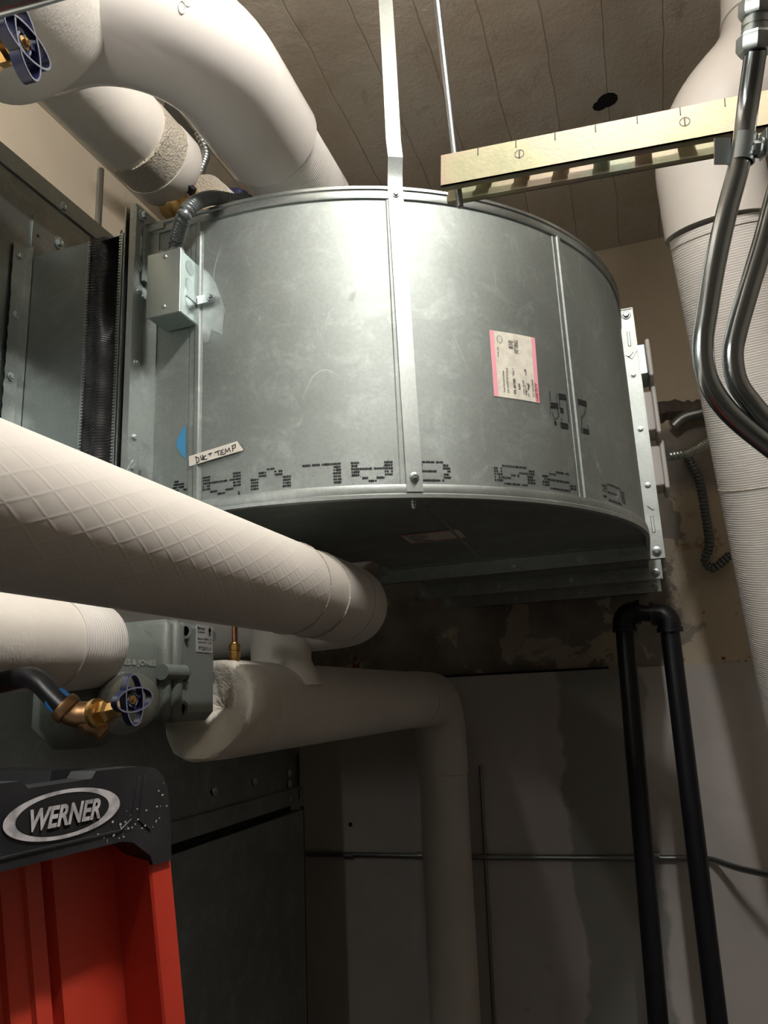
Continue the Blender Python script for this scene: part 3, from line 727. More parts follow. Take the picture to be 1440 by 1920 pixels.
def ringm(mb, c, n, r, w_=.0006, seg=24):
    u, v, n = basis(n); mb.grid([[V(c) + (u * cos(2 * pi * k / seg) + v * sin(2 * pi * k / seg)) * (r + q) + n * .0004 for q in (-w_, w_)] for k in range(seg)], closeu=True)
for k in range(3):
    mb = MB(); c_ = V((bx1, (yf + YH) / 2, bz1 - .022 - k * .033)); ringm(mb, c_, X, .0125); mb.lathe(c_ , X, [(.0118, 0), (.0116, .0005), (.009, .0007)], 24)
    mb.build('knockout', M['zinc'], body)
mb = MB(); ringm(mb, ((bx0 + bx1) / 2, (yf + YH) / 2 + .002, bz0), -Z, .0125); mb.build('knockout', M['zinc'], body)
mb = MB(); bk = bz0 + .045
mb.box((bx1 + .001, YH - .026, bk), (.0016, .03, .013)); mb.box((bx1 + .016, YH - .0085, bk), (.030, .0016, .017), None, .0008); mb.cyl((bx1 + .031, YH - .0093, bk), (bx1 + .031, YH - .0077, bk), .0085, 18)
br = mb.build('side_bracket', M['zinc'], jb); MB().bolt((bx1 + .030, YH - .009, bk), -Yv, .0042, .004).build('bracket_screw', M['zinc'], br)
# liquid tight flexible conduit
fc0 = V(((bx0 + bx1) / 2 + .004, (yf + YH) / 2, bz1))
mb = MB(); mb.lathe(fc0, Z, [(.014, 0), (.014, .012), (.0145, .012), (.0145, .018), (.0125, .018)], 20); mb.box(fc0 + V((-.018, -.006, .010)), (.016, .012, .014), None, .002); cn = mb.build('conduit_connector', M['rodsteel'], jb)
MB().bolt(fc0 + V((-.022, -.013, .012)), -Yv, .004, .004).build('clamp_screw', M['zinc'], cn)
pth = smoothpath([fc0 + Z * .012, fc0 + V((.000, .0, .040)), P(346, 404, D=1.33), P(366, 381, D=1.36), P(398, 371, D=1.41), P(440, 377, D=1.46), P(480, 386, D=1.53), V((-.53, 1.34, Z1 + .018)), V((-.45, 1.55, Z1 + .0165))], 10)
tag(corrugated(pth, .0135, .0080, .0036).build('flexible_conduit', M['flex'], ang=1.2), 'dark grey corrugated flexible conduit looping from the steel box over the duct edge', 'conduit')
# ================================================================== insulated pipes
def pipe(parent, pts, r, m, name='jacket', n=40, label=None, us=1.0):
    return MB().tube(pts, r, n, uvscale=us).build(name, m, parent, ang=.9, label=label)
def seam(parent, c, ax, r, m, w_=.0015, name='wrap_seam'):
    return MB().lathe(V(c) - V(ax).normalized() * w_, ax, [(r, 0), (r + .0012, w_ * .5), (r + .0012, w_ * 1.5), (r, w_ * 2)], 40, False).build(name, m, parent)
# A: big foreground run
KA = .86
def ap(y, z=1.955): return V((-.598 * KA, y * KA, 1.75 + (z - 1.75) * KA))
rA = .083 * KA
A = thing('insulated_pipe', 'thick white insulated pipe with diamond textured jacket crossing below the curved duct', 'pipe', (-.52, .8, 1.86))
pipe(A, [ap(.05 + t * 1.215 / 12) for t in range(13)], rA, M['asj'])
sp = ap(1.26)
pipe(A, [sp, ap(1.36)], rA - .001, M['fabric'], 'canvas_wrap')
el = [ap(1.36)] + arc(ap(1.36), ap(1.70), V((-1.08, 1.70 * KA, 1.92)), .14, 14)
pipe(A, el + [V((-1.082, 1.70 * KA, 1.92))], rA + .001, M['matte'], 'elbow_cover')
for yy in (1.262, 1.36, 1.50): seam(A, ap(yy), Yv, rA + .0005, M['raw'], .0007)
# B: lower run with drop
B = thing('insulated_pipe', 'white insulated pipe with crumbly cut end, elbowing straight down by the back wall', 'pipe', (-.69, 2.0, 0))
b0 = V((-.693, 1.24, 1.748)); rB = .0825
eb = arc(b0, V((-.695, 2.66, 1.748)), V((-.715, 2.67, 0)), .12, 12)
pipe(B, [b0, V((-.694, 1.6, 1.748)), V((-.694, 2.0, 1.748)), V((-.694, 2.35, 1.748))], rB, M['matte'])
pipe(B, [V((-.694, 2.34, 1.748))] + eb + [V((-.696, 2.66, 1.50))], rB + .003, M['matte'], 'elbow_cover')
pipe(B, [V((-.696, 2.66, 1.50)), V((-.715, 2.67, 0.0))], rB - .002, M['matte'], 'drop_jacket')
mb = MB(); n = 40; rows = []
for k, (r_, dy) in enumerate(((rB, .02), (rB + .0005, -.02), (rB - .001, -.048), (rB - .006, -.056), (rB - .014, -.055), (rB - .03, -.050), (rB - .045, -.046), (.022, -.042), (.012, -.036), (.0, -.034))):
    row = []
    for j in range(n):
        sn = sin(2 * pi * j / n); sl = .035 * (1 - sn) * (1 if k > 1 else .3 * k) * (r_ / rB)
        rr = r_ * (1 + (.012 * sin(j * 2.1 + k * 1.7) + random.uniform(-.01, .01)) * (1 if k > 1 else 0))
        row.append(b0 + V((cos(2 * pi * j / n), 0, sn)) * rr + Yv * (dy - sl + (random.uniform(-.002, .002) if k > 1 else 0)))
    rows.append(row)
mb.grid(rows, closev=True, uvs=lambda i, j: (i * .02, j * .01)); mb.build('cut_end', M['mastic'], B, ang=1.4, label='rough hand packed insulation end')
ss = [V((-.715, 1.39, 1.86)), V((-.712, 1.39, 1.80))]
pipe(B, [V((-.690, 1.42, 1.93)), V((-.690, 1.42, 1.79))], .060, M['fabric'], 'tee_branch')
MB().lathe((-.690, 1.42, 1.80), Z, [(.082, -.015), (.072, .006), (.062, .03), (.0605, .034)], 36).build('tee_skirt', M['fabric'], B, ang=1.2)
# C: stub to trap
C_ = thing('insulated_pipe', 'short white canvas wrapped pipe stub ending at the grey steam trap', 'pipe', (-.66, .5, 1.78))
cA = V((-.722, .20, 1.826)); cB = V((-.712, .886, 1.839)); rC = .058
pipe(C_, [cA.lerp(cB, t / 8) for t in range(8)] + [cA.lerp(cB, .885)], rC, M['fabric'])
pipe(C_, [cA.lerp(cB, .88), cA.lerp(cB, .94), cB, cB + Yv * .002], [rC + .002, rC + .001, rC - .001, rC - .004], M['ribs'], 'end_wrap', us=1)
MB().lathe(cB, Yv, [(rC - .005, -.004), (.02, -.006), (.015, -.004)], 30).build('cut_face', M['raw'], C_)
# E: glossy elbow above the duct
E_ = thing('insulated_pipe', 'large white pipe with glossy elbow cover passing above the curved duct', 'pipe', (-.56, 1.3, 2.70))
rE = .086; zE = 2.79
eE = arc(V((-.563, 1.6, zE)), V((-.563, .79, zE)), V((-1.0, .79, zE + .02)), .19, 18)
pipe(E_, [V((-.565, 2.3, zE)), V((-.565, 1.385, zE))], rE - .004, M['ribs'], 'far_jacket')
pipe(E_, [V((-.565, 1.375, zE)), V((-.565, 1.345, zE))], rE - .006, M['yellow'], 'exposed_insulation')
pipe(E_, [V((-.565, 1.345, zE)), V((-.564, 1.12, zE))], rE, M['ribs'], 'jacket')
pipe(E_, [V((-.564, 1.14, zE))] + eE + [V((-.80, .79, zE + .012))], rE + .010, M['pvc'], 'elbow_cover', n=56)
from mathutils.bvhtree import BVHTree
_c = MB().tube([V((-.564, 1.14, zE))] + eE + [V((-.80, .79, zE + .012))], rE + .010, 56); _bv = BVHTree.FromPolygons(_c.v, _c.f)
for _px, _py in ((341, 14), (352, 1)):
    loc_, nor_, _i, _d = _bv.ray_cast(O, ray(_px, _py).normalized())
    if loc_:
        if nor_.dot(ray(_px, _py)) > 0: nor_ = -nor_
        mb = MB(); u_ = (up - nor_ * up.dot(nor_)).normalized(); v_ = nor_.cross(u_)
        mb.tube([loc_ + nor_ * .0004 + u_ * .0085 * cos(a * pi / 12) + v_ * .0050 * sin(a * pi / 12) for a in range(25)], .0007, 8)
        mb.build('moulded_mark', M['pvc'], E_)
# G/F header
Gp = thing('insulated_pipe', 'white canvas wrapped header pipe over the casing with exposed insulation ring', 'pipe', (-.9, .9, 2.80))
rG = .083; ge = P(257, 262, Z=2.90); xG, yG, zG = ge.x, ge.y, ge.z
pipe(Gp, [V((xG, .70, zG)), V((xG, yG - .2, zG)), V((xG, yG - .1, zG)), V((xG, yG - .03, zG)), V((xG, yG - .008, zG)), V((xG, yG, zG))], [rG, rG, rG, rG, rG - .003, rG - .018], M['fabric'], 'jacket')
fe = P(86, 46, D=1.2); fx_ = fe.x
pipe(Gp, [V((fx_, -.1, fe.z)), V((fx_, fe.y - .22, fe.z)), V((fx_, fe.y - .10, fe.z)), V((fx_, fe.y - .012, fe.z)), V((fx_, fe.y, fe.z)), V((fx_, fe.y + .003, fe.z))], [.146, .146, .146, .145, .141, .11], M['fabric'], 'wide_jacket', n=48)
pipe(Gp, [V((xG + .004, yG - .02, zG - .004)), V((xG + .006, yG + .055, zG - .004))], rG + .001, M['raw'], 'exposed_insulation')
pipe(Gp, [V((xG + .006, yG + .053, zG - .004)), V((xG + .008, yG + .10, zG - .004)), V((xG + .008, yG + .106, zG - .004)), V((xG + .008, yG + .106, zG - .004))], [rG + .003, rG + .003, rG - .002, .03], M['matte'], 'collar_cover')
# second insulated pipe behind valve
H2 = thing('insulated_pipe', 'white insulated pipe with raw cut face behind the bronze valve, above the duct', 'pipe', (-.8, 1.6, 2.72))
h0 = P(368, 386, D=1.86); h1 = h0 + V((.10, .75, 0))
pipe(H2, [h0 + V((.003, .02, 0)), h1], .083, M['matte'])
MB().lathe(h0, V((.1, .75, 0)), [(.082, .02), (.0835, .002), (.078, -.004), (.03, -.002), (.022, .0)], 36).build('cut_face', M['raw'], H2, ang=1.2)
# bronze strainer/valve in the gap
bv = thing('bronze_valve', 'bronze valve body between two cut insulated pipes above the duct', 'valve', h0)
v0 = P(330, 384, D=1.70)
mb = MB(); mb.lathe(V((xG + .01, yG + .10, zG - .01)), (h0 - V((xG + .01, yG + .10, zG - .01))), [(.028, -.01), (.028, .02), (.034, .022), (.034, .04), (.026, .045), (.026, .16)], 8); mb.build('valve_body', M['brass'], bv)
mb = MB(); mb.lathe(v0, V((.2, -.5, -.6)), [(.034, -.03), (.038, .0), (.036, .012), (.020, .02), (.018, .034), (.012, .036)], 18); mb.build('valve_cap', M['brass'], bv)
mb = MB(); c_ = P(354, 352, D=1.66); mb.box(c_, (.030, .012, .018), ((V((.6, .3, -.7))).normalized(), V((.3, .6, .5)).normalized(), V((.6, -.5, .2)).normalized())); mb.build('valve_tag', M['blackpipe'], bv)
# ---- ceiling-side odds and ends above the duct
fl = smoothpath([P(372, 250, D=1.95), P(386, 285, D=1.95), P(380, 310, D=1.92), P(370, 335, D=1.9)], 8)
tag(corrugated(fl, .011, .011, .003).build('flexible_conduit', M['flexmetal'], ang=1.2), 'short piece of silver flexible conduit seen between the upper pipes', 'conduit')
p = P(322, 222, D=2.1); q2 = P(372, 285, D=2.3)
mb = MB(); dd = (q2 - p).normalized(); u_, v_, _n = basis(dd); mb.prism([(-.02, -.02), (.02, -.02), (.02, .02), (.016, .02), (.016, -.016), (-.016, -.016), (-.016, .02), (-.02, .02)], p - dd * .1, u_, v_, dd, (q2 - p).length + .1)
tag(mb.build('strut_piece', M['emt_dull'], smooth=False), 'short grey steel strut behind the glossy elbow near the ceiling', 'strut')
# right-hand riser R
R_ = thing('insulated_pipe', 'tall white ribbed insulated riser at the right with bulky offset elbow on top', 'pipe', (.24, 1.6, 0))
rR = .098
r0 = P(1347, 430, D=1.62); r1_ = P(1492, 1180, D=1.68); dn = (r1_ - r0).normalized()
low_ = r1_ + dn * ((r1_.z - 0) / -dn.z)
top_ = [P(1425, -170, D=1.70), P(1436, -30, D=1.68), P(1434, 60, D=1.66), P(1415, 125, D=1.64), P(1362, 205, D=1.62), P(1330, 290, D=1.62), P(1337, 365, D=1.62), r0]
tp_ = smoothpath(top_, 6)
n_t = len(tp_); rad = []
for i, p_ in enumerate(tp_):
    t = i / (n_t - 1); rad.append(.086 + (.106 - .086) * max(0, min(1, (t - .25) / .35)))
up0 = tp_[0] + V((0, 0, CEIL - tp_[0].z)) if tp_[0].z < CEIL else tp_[0]
pipe(R_, [r0 + dn * (t * (r1_ - r0).length * .06) for t in range(10)] + [low_.lerp(r1_, 1 - k / 8) for k in range(2, 9)], rR, M['ribs'])
MB().tube([q for q in tp_ if q.z < CEIL - .001], [r_ for q, r_ in zip(tp_, rad) if q.z < CEIL - .001], 44).build('elbow_cover', M['matte'], R_, ang=1.2)
i0 = int(n_t * .30)
pipe(R_, [q - V((0, 0, 0)) for q in tp_[:i0] if q.z < CEIL - .001], .091, M['ribs'], 'upper_jacket')
for t_ in (.02, .62): seam(R_, r0.lerp(r1_, t_), dn, rR + .0005, M['raw'], .0008)
# ================================================================== steam trap and fittings
tr_ = thing('steam_trap', 'grey painted cast iron steam trap with bolted cover and cast lettering', 'steam trap', (-.66, .95, 1.74))
K_ = 1.113
def tq(x, y, z): return V((-.748 + (x + .672) * K_, .890 + (y - .800) * K_, 1.809 + (z - 1.803) * K_))
def tz(*a): return tuple(v * K_ for v in a)
XF = -.620
mb = MB(); mb.box(tq(-.672, .855, 1.800), tz(.095, .145, .126), None, .030); mb.box(tq(-.672, .818, 1.757), tz(.088, .10, .095), None, .030); mb.build('trap_body', M['castiron'], tr_, ang=1.2)
mb = MB(); mb.box(tq(-.672, .925, 1.803), tz(.112, .020, .138), None, .010); mb.box(tq(-.672, .9485, 1.803), tz(.114, .024, .140), None, .010)
for zz in (1.800,): mb.cyl(tq(XF + .001, .910, zz), tq(XF + .001, .962, zz), .012, 16)
mb.build('trap_flange', M['castiron'], tr_, ang=.9)
mb = MB(); mb.prism([(x * K_, y * K_) for x, y in [(-.052, -.058), (-.040, -.070), (.040, -.070), (.052, -.058), (.052, .060), (.040, .068), (-.040, .068), (-.052, .060)]], tq(-.672, .960, 1.803), X, Z, Yv, .084 * K_)
mb.box(tq(-.634, .972, 1.862), tz(.028, .03, .018), None, .006); mb.build('trap_cover', M['castiron'], tr_, ang=.5)
for a_ in ((XF + .001, .964, 1.858), (XF + .001, .963, 1.799), (XF - .002, .962, 1.752)): MB().bolt(tq(*a_), Yv, .0085, .007).build('cover_bolt', M['castiron'], tr_)
for a_ in ((-.628, 1.045, 1.856), (-.628, 1.045, 1.795)): MB().bolt(tq(*a_), Yv, .0085, .006).build('cover_bolt', M['castiron'], tr_)
PX = -.672 + .052
mb = MB(); mb.box(tq(PX + .0004, 1.018, 1.850), tz(.0012, .046, .040), None, .0005); npl = mb.build('name_plate', M['plate'], tr_, label='silver name plate')
mb = MB()
def npf(y0, z0, wy, hz_): return lambda x, y: tq(PX + .0014, y0 + wy * x, z0 + hz_ * y)
put_text(mb, 'Barnes', npf(.997, 1.863, .020, .0045), .02); put_text(mb, '& Jones', npf(.997, 1.857, .020, .0045), .02)
put_text(mb, 'MAX OPER 15', npf(.998, 1.848, .038, .0030), .01); put_text(mb, '120 WPT 125', npf(.998, 1.843, .038, .0030), .01); put_text(mb, 'FT2015-3', npf(1.001, 1.833, .034, .0055), .01)
mb.grid([[tq(PX + .0014, 1.029, 1.855), tq(PX + .0014, 1.033, 1.855)], [tq(PX + .0014, 1.029, 1.866), tq(PX + .0014, 1.033, 1.866)]]); b_ = len(mb.v); mb.v += [tq(PX + .0014, 1.026, 1.862), tq(PX + .0014, 1.036, 1.862), tq(PX + .0014, 1.031, 1.869)]; mb.face((b_, b_ + 1, b_ + 2))
mb.build('plate_print', M['ink'], npl, smooth=False)
mb = MB(); XB = -.672 + .0475
put_text(mb, 'BARNES & JONES', lambda x, y: tq(XB + .0014, .800 + .102 * x, 1.806 + .009 * y), .02); put_text(mb, 'BOSTON', lambda x, y: tq(XB + .0014, .822 + .044 * x, 1.790 + .009 * y), .02)
mb.build('cast_lettering', M['castlight'], tr_, smooth=False)
mb = MB(); mb.lathe(tq(-.655, .800, 1.832), Yv, [(.026, 0), (.036, .008), (.038, .018), (.034, .04)], 24); mb.build('inlet_boss', M['castiron'], tr_)
mb = MB(); mb.lathe(tq(-.655, .797, 1.832), Yv, [(.030, 0), (.031, .003), (.027, .008)], 24); mb.build('thread_tape', M['blue_tape'], tr_)
oc = P(250, 1312, D=1.02)
mb = MB(); mb.lathe(oc, V((.75, -.60, .1)), [(.040, -.05), (.038, -.01), (.033, .006), (.027, .010), (.010, .011)], 28); mb.build('outlet_plug', M['castlight'], tr_)
# hand wheel valve, bronze wye and black feed pipe
vv = thing('strainer_valve', 'small bronze wye strainer with dark blue hand wheel in front of the steam trap', 'valve', P(160, 1340, D=.80))
def loopring(mb, c, n, up_, a, b, wid, th, seg=40, edge=None):
    n = V(n).normalized(); u = (V(up_) - n * V(up_).dot(n)).normalized(); v = n.cross(u); rows = []
    for k in range(seg):
        an = 2 * pi * k / seg; d = u * cos(an) * a + v * sin(an) * b; o_ = (u * cos(an) / a + v * sin(an) / b).normalized()
        rows.append([V(c) + d + o_ * th + n * wid, V(c) + d - o_ * th + n * wid, V(c) + d - o_ * th - n * wid, V(c) + d + o_ * th - n * wid])
    if edge is None: mb.grid(rows, closeu=True, closev=True)
    else:
        mb.grid([r[0:2] for r in rows], closeu=True)
def handwheel(parent, c, n, up_, R, ratio=.5):
    n = V(n).normalized(); c = V(c)
    u = (V(up_) - n * V(up_).dot(n)).normalized(); v = n.cross(u); ua = u
    mb = MB(); wd = R * .15; th = R * .032
    loopring(mb, c, n, ua, R, R * ratio, wd, th); loopring(mb, c + n * .0003, n, n.cross(ua), R * .95, R * ratio, wd, th)
    mb.lathe(c - n * wd, n, [(R * .40, 0), (R * .40, wd * .7), (R * .36, wd * .9), (R * .20, wd)], 24)
    for k in range(4):
        a = k * pi / 2 + .2; d = u * cos(a) + v * sin(a); mb.box(c + d * R * .38, (R * .3, R * .12, wd * 1.2), (d, n.cross(d), n))
    wh = mb.build('hand_wheel', M['blue_wheel'], parent, ang=.5)
    e = MB(); loopring(e, c + n * .0007, n, ua, R, R * ratio, wd, th * .9, edge=1); loopring(e, c + n * .0010, n, n.cross(ua), R * .95, R * ratio, wd, th * .9, edge=1)
    e.build('wheel_rim_edge', M['wheel_edge'], wh)
    e = MB(); e.lathe(c + n * wd * .05, n, [(R * .30, 0), (R * .30, wd * .2), (R * .2, wd * .25)], 24); e.build('wheel_disc', M['blue_wheel'], wh)
    e = MB(); ringm(e, c + n * wd * .32, n, R * .26, R * .03); ringm(e, c + n * wd * .32, n, R * .17, R * .015); e.build('disc_ring', M['wheel_edge'], wh)
    MB().bolt(c + n * wd * .3, n, R * .12, R * .10).build('stem_nut', M['brass'], wh)
D_ = .80
hub = P(247, 1312, D=.77); w0 = P(150, 1342, D=.80); w1 = P(215, 1331, D=.79)
mb = MB(); mb.tube(smoothpath([P(118, 1325, D=.80), P(140, 1338, D=.80), P(165, 1340, D=.80), P(186, 1338, D=.80)], 5), .0135, 18)
ax_ = (P(190, 1370, D=.80) - P(150, 1335, D=.80)).normalized(); mb.lathe(P(148, 1335, D=.80), ax_, [(.012, 0), (.013, .02), (.0105, .026), (.0095, .034), (.006, .036)], 8)
mb.lathe(P(116, 1322, D=.80), (P(140, 1342, D=.8) - P(116, 1322, D=.8)), [(.0155, 0), (.0165, .004), (.0155, .010), (.012, .012)], 18)
mb.build('wye_body', M['bronze'], vv, ang=.8)
axn = (P(215, 1331, D=.79) - P(180, 1339, D=.80)).normalized()
mb = MB(); mb.lathe(P(176, 1339, D=.80), axn, [(.013, 0), (.0155, .003), (.0155, .008), (.013, .010)], 24); mb.lathe(P(190, 1337, D=.80), axn, [(.0125, 0), (.0125, .010), (.009, .013), (.009, .028), (.006, .030), (.006, .05)], 6); mb.build('brass_nut', M['brass'], vv)
def cv3(a, b, c_): return right * a + up * b + fwd * c_
handwheel(vv, hub, cv3(.893, .124, -.433), cv3(-4.05, 45.8, 4.75), .77 * 47 / 1450, .46)
mb = MB(); mb.cyl(P(186, 1372, D=.80), P(194, 1377, D=.80), .006, 8); mb.build('drain_plug', M['blackpipe'], vv)
bp = smoothpath([P(-60, 1295, D=.85), P(10, 1278, D=.84), P(50, 1270, D=.83), P(75, 1280, D=.82), P(100, 1305, D=.81), P(128, 1332, D=.80)], 6)
bpo = thing('black_pipe', 'short black iron pipe feeding the bronze strainer under the canvas wrapped stub', 'pipe', bp[0])
MB().tube(bp, .0115, 20).build('pipe_run', M['blackpipe'], bpo)
MB().tube([P(104, 1309, D=.81), P(119, 1323, D=.805)], .0125, 20).build('thread_tape', M['blue_tape'], bpo)
# air vent nipple on B
nv = thing('brass_fitting', 'small brass compression fitting standing on the lower insulated pipe', 'fitting', P(440, 1235, D=1.30))
n0_ = V((-.672, 1.235, 1.826))
n0_ = P(440, 1240, D=1.33)
mb = MB(); mb.lathe(n0_ - Z * .01, Z, [(.0085, 0), (.0085, .016), (.0105, .016), (.0105, .026), (.009, .028), (.011, .028), (.011, .038), (.007, .040), (.006, .042)], 8); mb.build('brass_nut', M['brass'], nv)
MB().cyl(n0_ + Z * .03, n0_ + Z * .075, .0050, 14).build('copper_stem', M['copper'], nv)
MB().lathe(n0_ + Z * .066, Z, [(.022, 0), (.024, .004), (.020, .010), (.008, .012)], 24).build('black_handle', M['blackpipe'], nv)
# top-left valve wheel
tv = thing('gate_valve', 'brass gate valve with dark blue looped hand wheel at the top left corner', 'valve', P(-20, 95, D=.62))
hc = P(42, 82, D=.60); nh = (P(42, 82, D=.60) - P(-40, 110, D=.66)).normalized(); nh = (nh + V((.25, -.45, -.1))).normalized()
nh = cv3(.972, .167, -.164).normalized(); handwheel(tv, hc, nh, cv3(-11.2, 67.5, 2.5), .60 * 72 / 1450, .48)
MB().lathe(hc, -nh, [(.006, 0), (.006, .012), (.012, .014), (.012, .022), (.009, .026), (.015, .028), (.015, .042), (.012, .046), (.012, .07)], 8).build('brass_bonnet', M['brass'], tv)
mb = MB(); mb.tube([P(-80, 22, D=.50), P(60, -17, D=.50), P(240, -70, D=.50)], .0095, 20); tag(mb.build('steel_conduit', M['emt']), 'blurred bright conduit crossing the extreme top left corner', 'conduit')
# far valve wheels peeping out
for (px, py, D2, lb_) in ((497, 122, 1.85, 'dark blue valve wheel peeping out above the glossy elbow'), (447, 362, 1.95, 'dark valve wheel peeping out between upper pipes behind the duct edge')):
    t_ = thing('valve_handle', lb_, 'valve', P(px, py, D=D2)); c_ = P(px - 4, py, D=D2)
    mb = MB(); loopring(mb, c_, V((.3, -.3, .9)), V((1, 0, 0)), .026, .020, .006, .003); mb.build('wheel_ring', M['blue_wheel'], t_)
    mb = MB(); mb.lathe(c_ - Z * .015, Z, [(.006, -.17), (.006, 0), (.02, .01), (.018, .018), (.005, .02)], 16); mb.build('wheel_hub', M['blue_wheel'], t_)
# ================================================================== strut, rods, conduits
YS = .841; zs = 2.373
su = thing('strut_channel', 'slotted gold zinc strut channel hanging by a threaded rod in front of the duct', 'strut channel', (0, YS, zs))
tilt = (P(1395, 250, Y=YS).z - P(830, 355, Y=YS).z) / .347
us = V((1, 0, tilt)).normalized(); ws = V((-tilt, 0, 1)).normalized(); so = V((-.178, YS, zs + .004)); Ls = .40; t = .0026; w41 = .041; h41 = .046
mb = MB()
def seg(mb, u0, u1, y0, y1, z0, z1):
    mb.box(so + us * (u0 + u1) / 2 + Yv * (y0 + y1) / 2 + ws * (z0 + z1) / 2, (u1 - u0, y1 - y0, z1 - z0), (us, Yv, ws))
seg(mb, 0, Ls, 0, t, 0, h41); seg(mb, 0, Ls, w41 - t, w41, 0, h41)
seg(mb, 0, Ls, 0, .0095, 0, t); seg(mb, 0, Ls, w41 - .0095, w41, 0, t)
seg(mb, 0, Ls, .0072, .0095, t, .009); seg(mb, 0, Ls, w41 - .0095, w41 - .0072, t, .009)
pitch = .0476; x = 0; ks = []
cx0 = .030
while cx0 < Ls: ks.append(cx0); cx0 += pitch
prev = 0
for c_ in ks:
    seg(mb, prev, c_ - .0142, t, w41 - t, h41 - t, h41); prev = c_ + .0142
    seg(mb, c_ - .0142, min(c_ + .0142, Ls), t, .012, h41 - t, h41); seg(mb, c_ - .0142, min(c_ + .0142, Ls), w41 - .012, w41 - t, h41 - t, h41)
if prev < Ls: seg(mb, prev, Ls, t, w41 - t, h41 - t, h41)
mb.build('channel', M['strut'], su, smooth=False)
mb = MB()
for k in range(9):
    mb.box(so + us * (.052 + k * .0476 * 1.0 - .004) - Yv * .0003 + ws * (h41 - .005), (.0013, .0008, .010), (us, Yv, ws))
for k in (1, 5): mb.box(so + us * (.052 + k * .0476 * 1.0) - Yv * .0003 + ws * (h41 - .020), (.0016, .0008, .010), (us, Yv, ws)); ringm(mb, so + us * (.052 + k * .0476) + ws * (h41 - .020), -Yv, .0055, .0004)
mb.build('measure_notch', M['greytxt'], su, smooth=False)
rod_b = P(863, 388, Y=YS + .0205); rod_t = P(818, -10, Y=YS + .0205)
def threaded(a, b, r, pitch=.0016):
    a, b = V(a), V(b); L = (b - a).length; d = (b - a) / L; n = int(L / pitch * 2); return MB().tube([a + d * (L * i / n) for i in range(n + 1)], [r if i % 2 else r * .84 for i in range(n + 1)], 12)
dr = (rod_t - rod_b).normalized(); rod_top = rod_b + dr * ((CEIL - .005 - rod_b.z) / dr.z)
rd = thing('threaded_rod', 'thin threaded hanger rod running from the ceiling through the gold strut', 'threaded rod', rod_b)
threaded(rod_b, rod_top, .0046, .0020).build('rod', M['rodsteel'], rd, ang=1.5)
zc_ = so.z + h41 + tilt * (.02)
MB().lathe(V((-.160, YS + .0205, zc_ + .001)), Z, [(.009, 0), (.009, .007), (.007, .008)], 6).build('hex_nut', M['zinc'], rd)
def conduit(name, pts, r, lab_, m=M['emt'], sub=8):
    o = MB().tube(smoothpath([P(*q) if len(q) == 2 else P(q[0], q[1], D=q[2]) for q in pts], sub), r, 24).build(name, m); return tag(o, lab_, 'conduit')
D1 = .76
cdt = thing('steel_conduit', 'shiny bent steel conduit hanging in front of the white riser, left of the pair', 'conduit', P(1410, 250, D=D1), 'bent steel conduits in front of the white riser')
MB().tube(smoothpath([P(1417, 96, D=D1 - .02), P(1402, 200, D=D1), P(1388, 300, D=D1), P(1362, 400, D=D1), P(1340, 500, D=D1), P(1325, 590, D=D1), P(1318, 645, D=D1), P(1325, 705, D=D1), P(1352, 755, D=D1), P(1400, 803, D=D1), P(1500, 880, D=D1)], 8), .0102, 28).build('bent_tube', M['emt'], cdt)
nd = (P(1424, -60, D=D1 - .03) - P(1416, 100, D=D1 - .02)).normalized(); cb = P(1416, 100, D=D1 - .02)
mb = MB(); mb.lathe(cb, nd, [(.0155, 0), (.0175, .003), (.0175, .014), (.015, .017)], 8); mb.lathe(cb + nd * .017, nd, [(.0135, 0), (.0135, .004), (.0125, .004), (.0125, .007), (.0135, .007), (.0135, .011), (.0125, .011), (.0125, .015)], 20); mb.lathe(cb + nd * .032, nd, [(.0155, 0), (.017, .003), (.017, .014), (.0145, .017)], 8)
mb.build('compression_coupling', M['zinc'], cdt)
MB().tube([cb + nd * .048, cb + nd * .12], .0115, 24).build('upper_tube', M['emt'], cdt)
cd2 = thing('steel_conduit', 'shiny bent steel conduit hanging at the right image edge, right of the pair', 'conduit', P(1440, 400, D=D1), 'bent steel conduits in front of the white riser')
MB().tube(smoothpath([P(1500, 210, D=D1 + .02), P(1462, 340, D=D1), P(1432, 450, D=D1), P(1402, 550, D=D1), P(1382, 620, D=D1), P(1374, 665, D=D1), P(1382, 715, D=D1), P(1408, 755, D=D1), P(1450, 800, D=D1), P(1540, 870, D=D1)], 8), .0100, 28).build('bent_tube', M['emt'], cd2)
cl = thing('conduit_clamp', 'zinc strap clamp with bolt holding the bent conduit under the gold strut', 'clamp', P(1395, 300, D=D1))
cc = P(1392, 280, D=D1); cax = (P(1388, 300, D=D1) - P(1402, 200, D=D1)).normalized(); cu, cv_, cw = basis(cax)
mb = MB(); rows = []
for k in range(15):
    a = 2 * pi * k / 18 + .4; d = cu * cos(a) + cv_ * sin(a); rows.append([cc + d * .0112 - cax * .013, cc + d * .0112 + cax * .013, cc + d * .0128 + cax * .013, cc + d * .0128 - cax * .013])
mb.grid(rows, closev=True); e1 = right * 1.0
mb.box(cc + right * .0 + fwd * .004 - up * .0 - right * .018, (.016, .002, .026), (right, fwd, up)); mb.box(cc + right * .016 - fwd * .010, (.002, .016, .026), (right, fwd, up), .0008)
mb.build('clamp_band', M['zinc'], cl, ang=.6)
mb = MB(); mb.bolt(cc + right * .012 - fwd * .012 - up * .004, -right, .0065, .006); mb.cyl(cc + right * .012 - fwd * .012 - up * .004, cc + right * .055 - fwd * .012 - up * .002, .0032, 12); mb.lathe(cc + right * .020 - fwd * .012 - up * .004, right, [(.0065, 0), (.0065, .008), (.005, .009)], 6); mb.build('clamp_bolt', M['zinc'], cl)
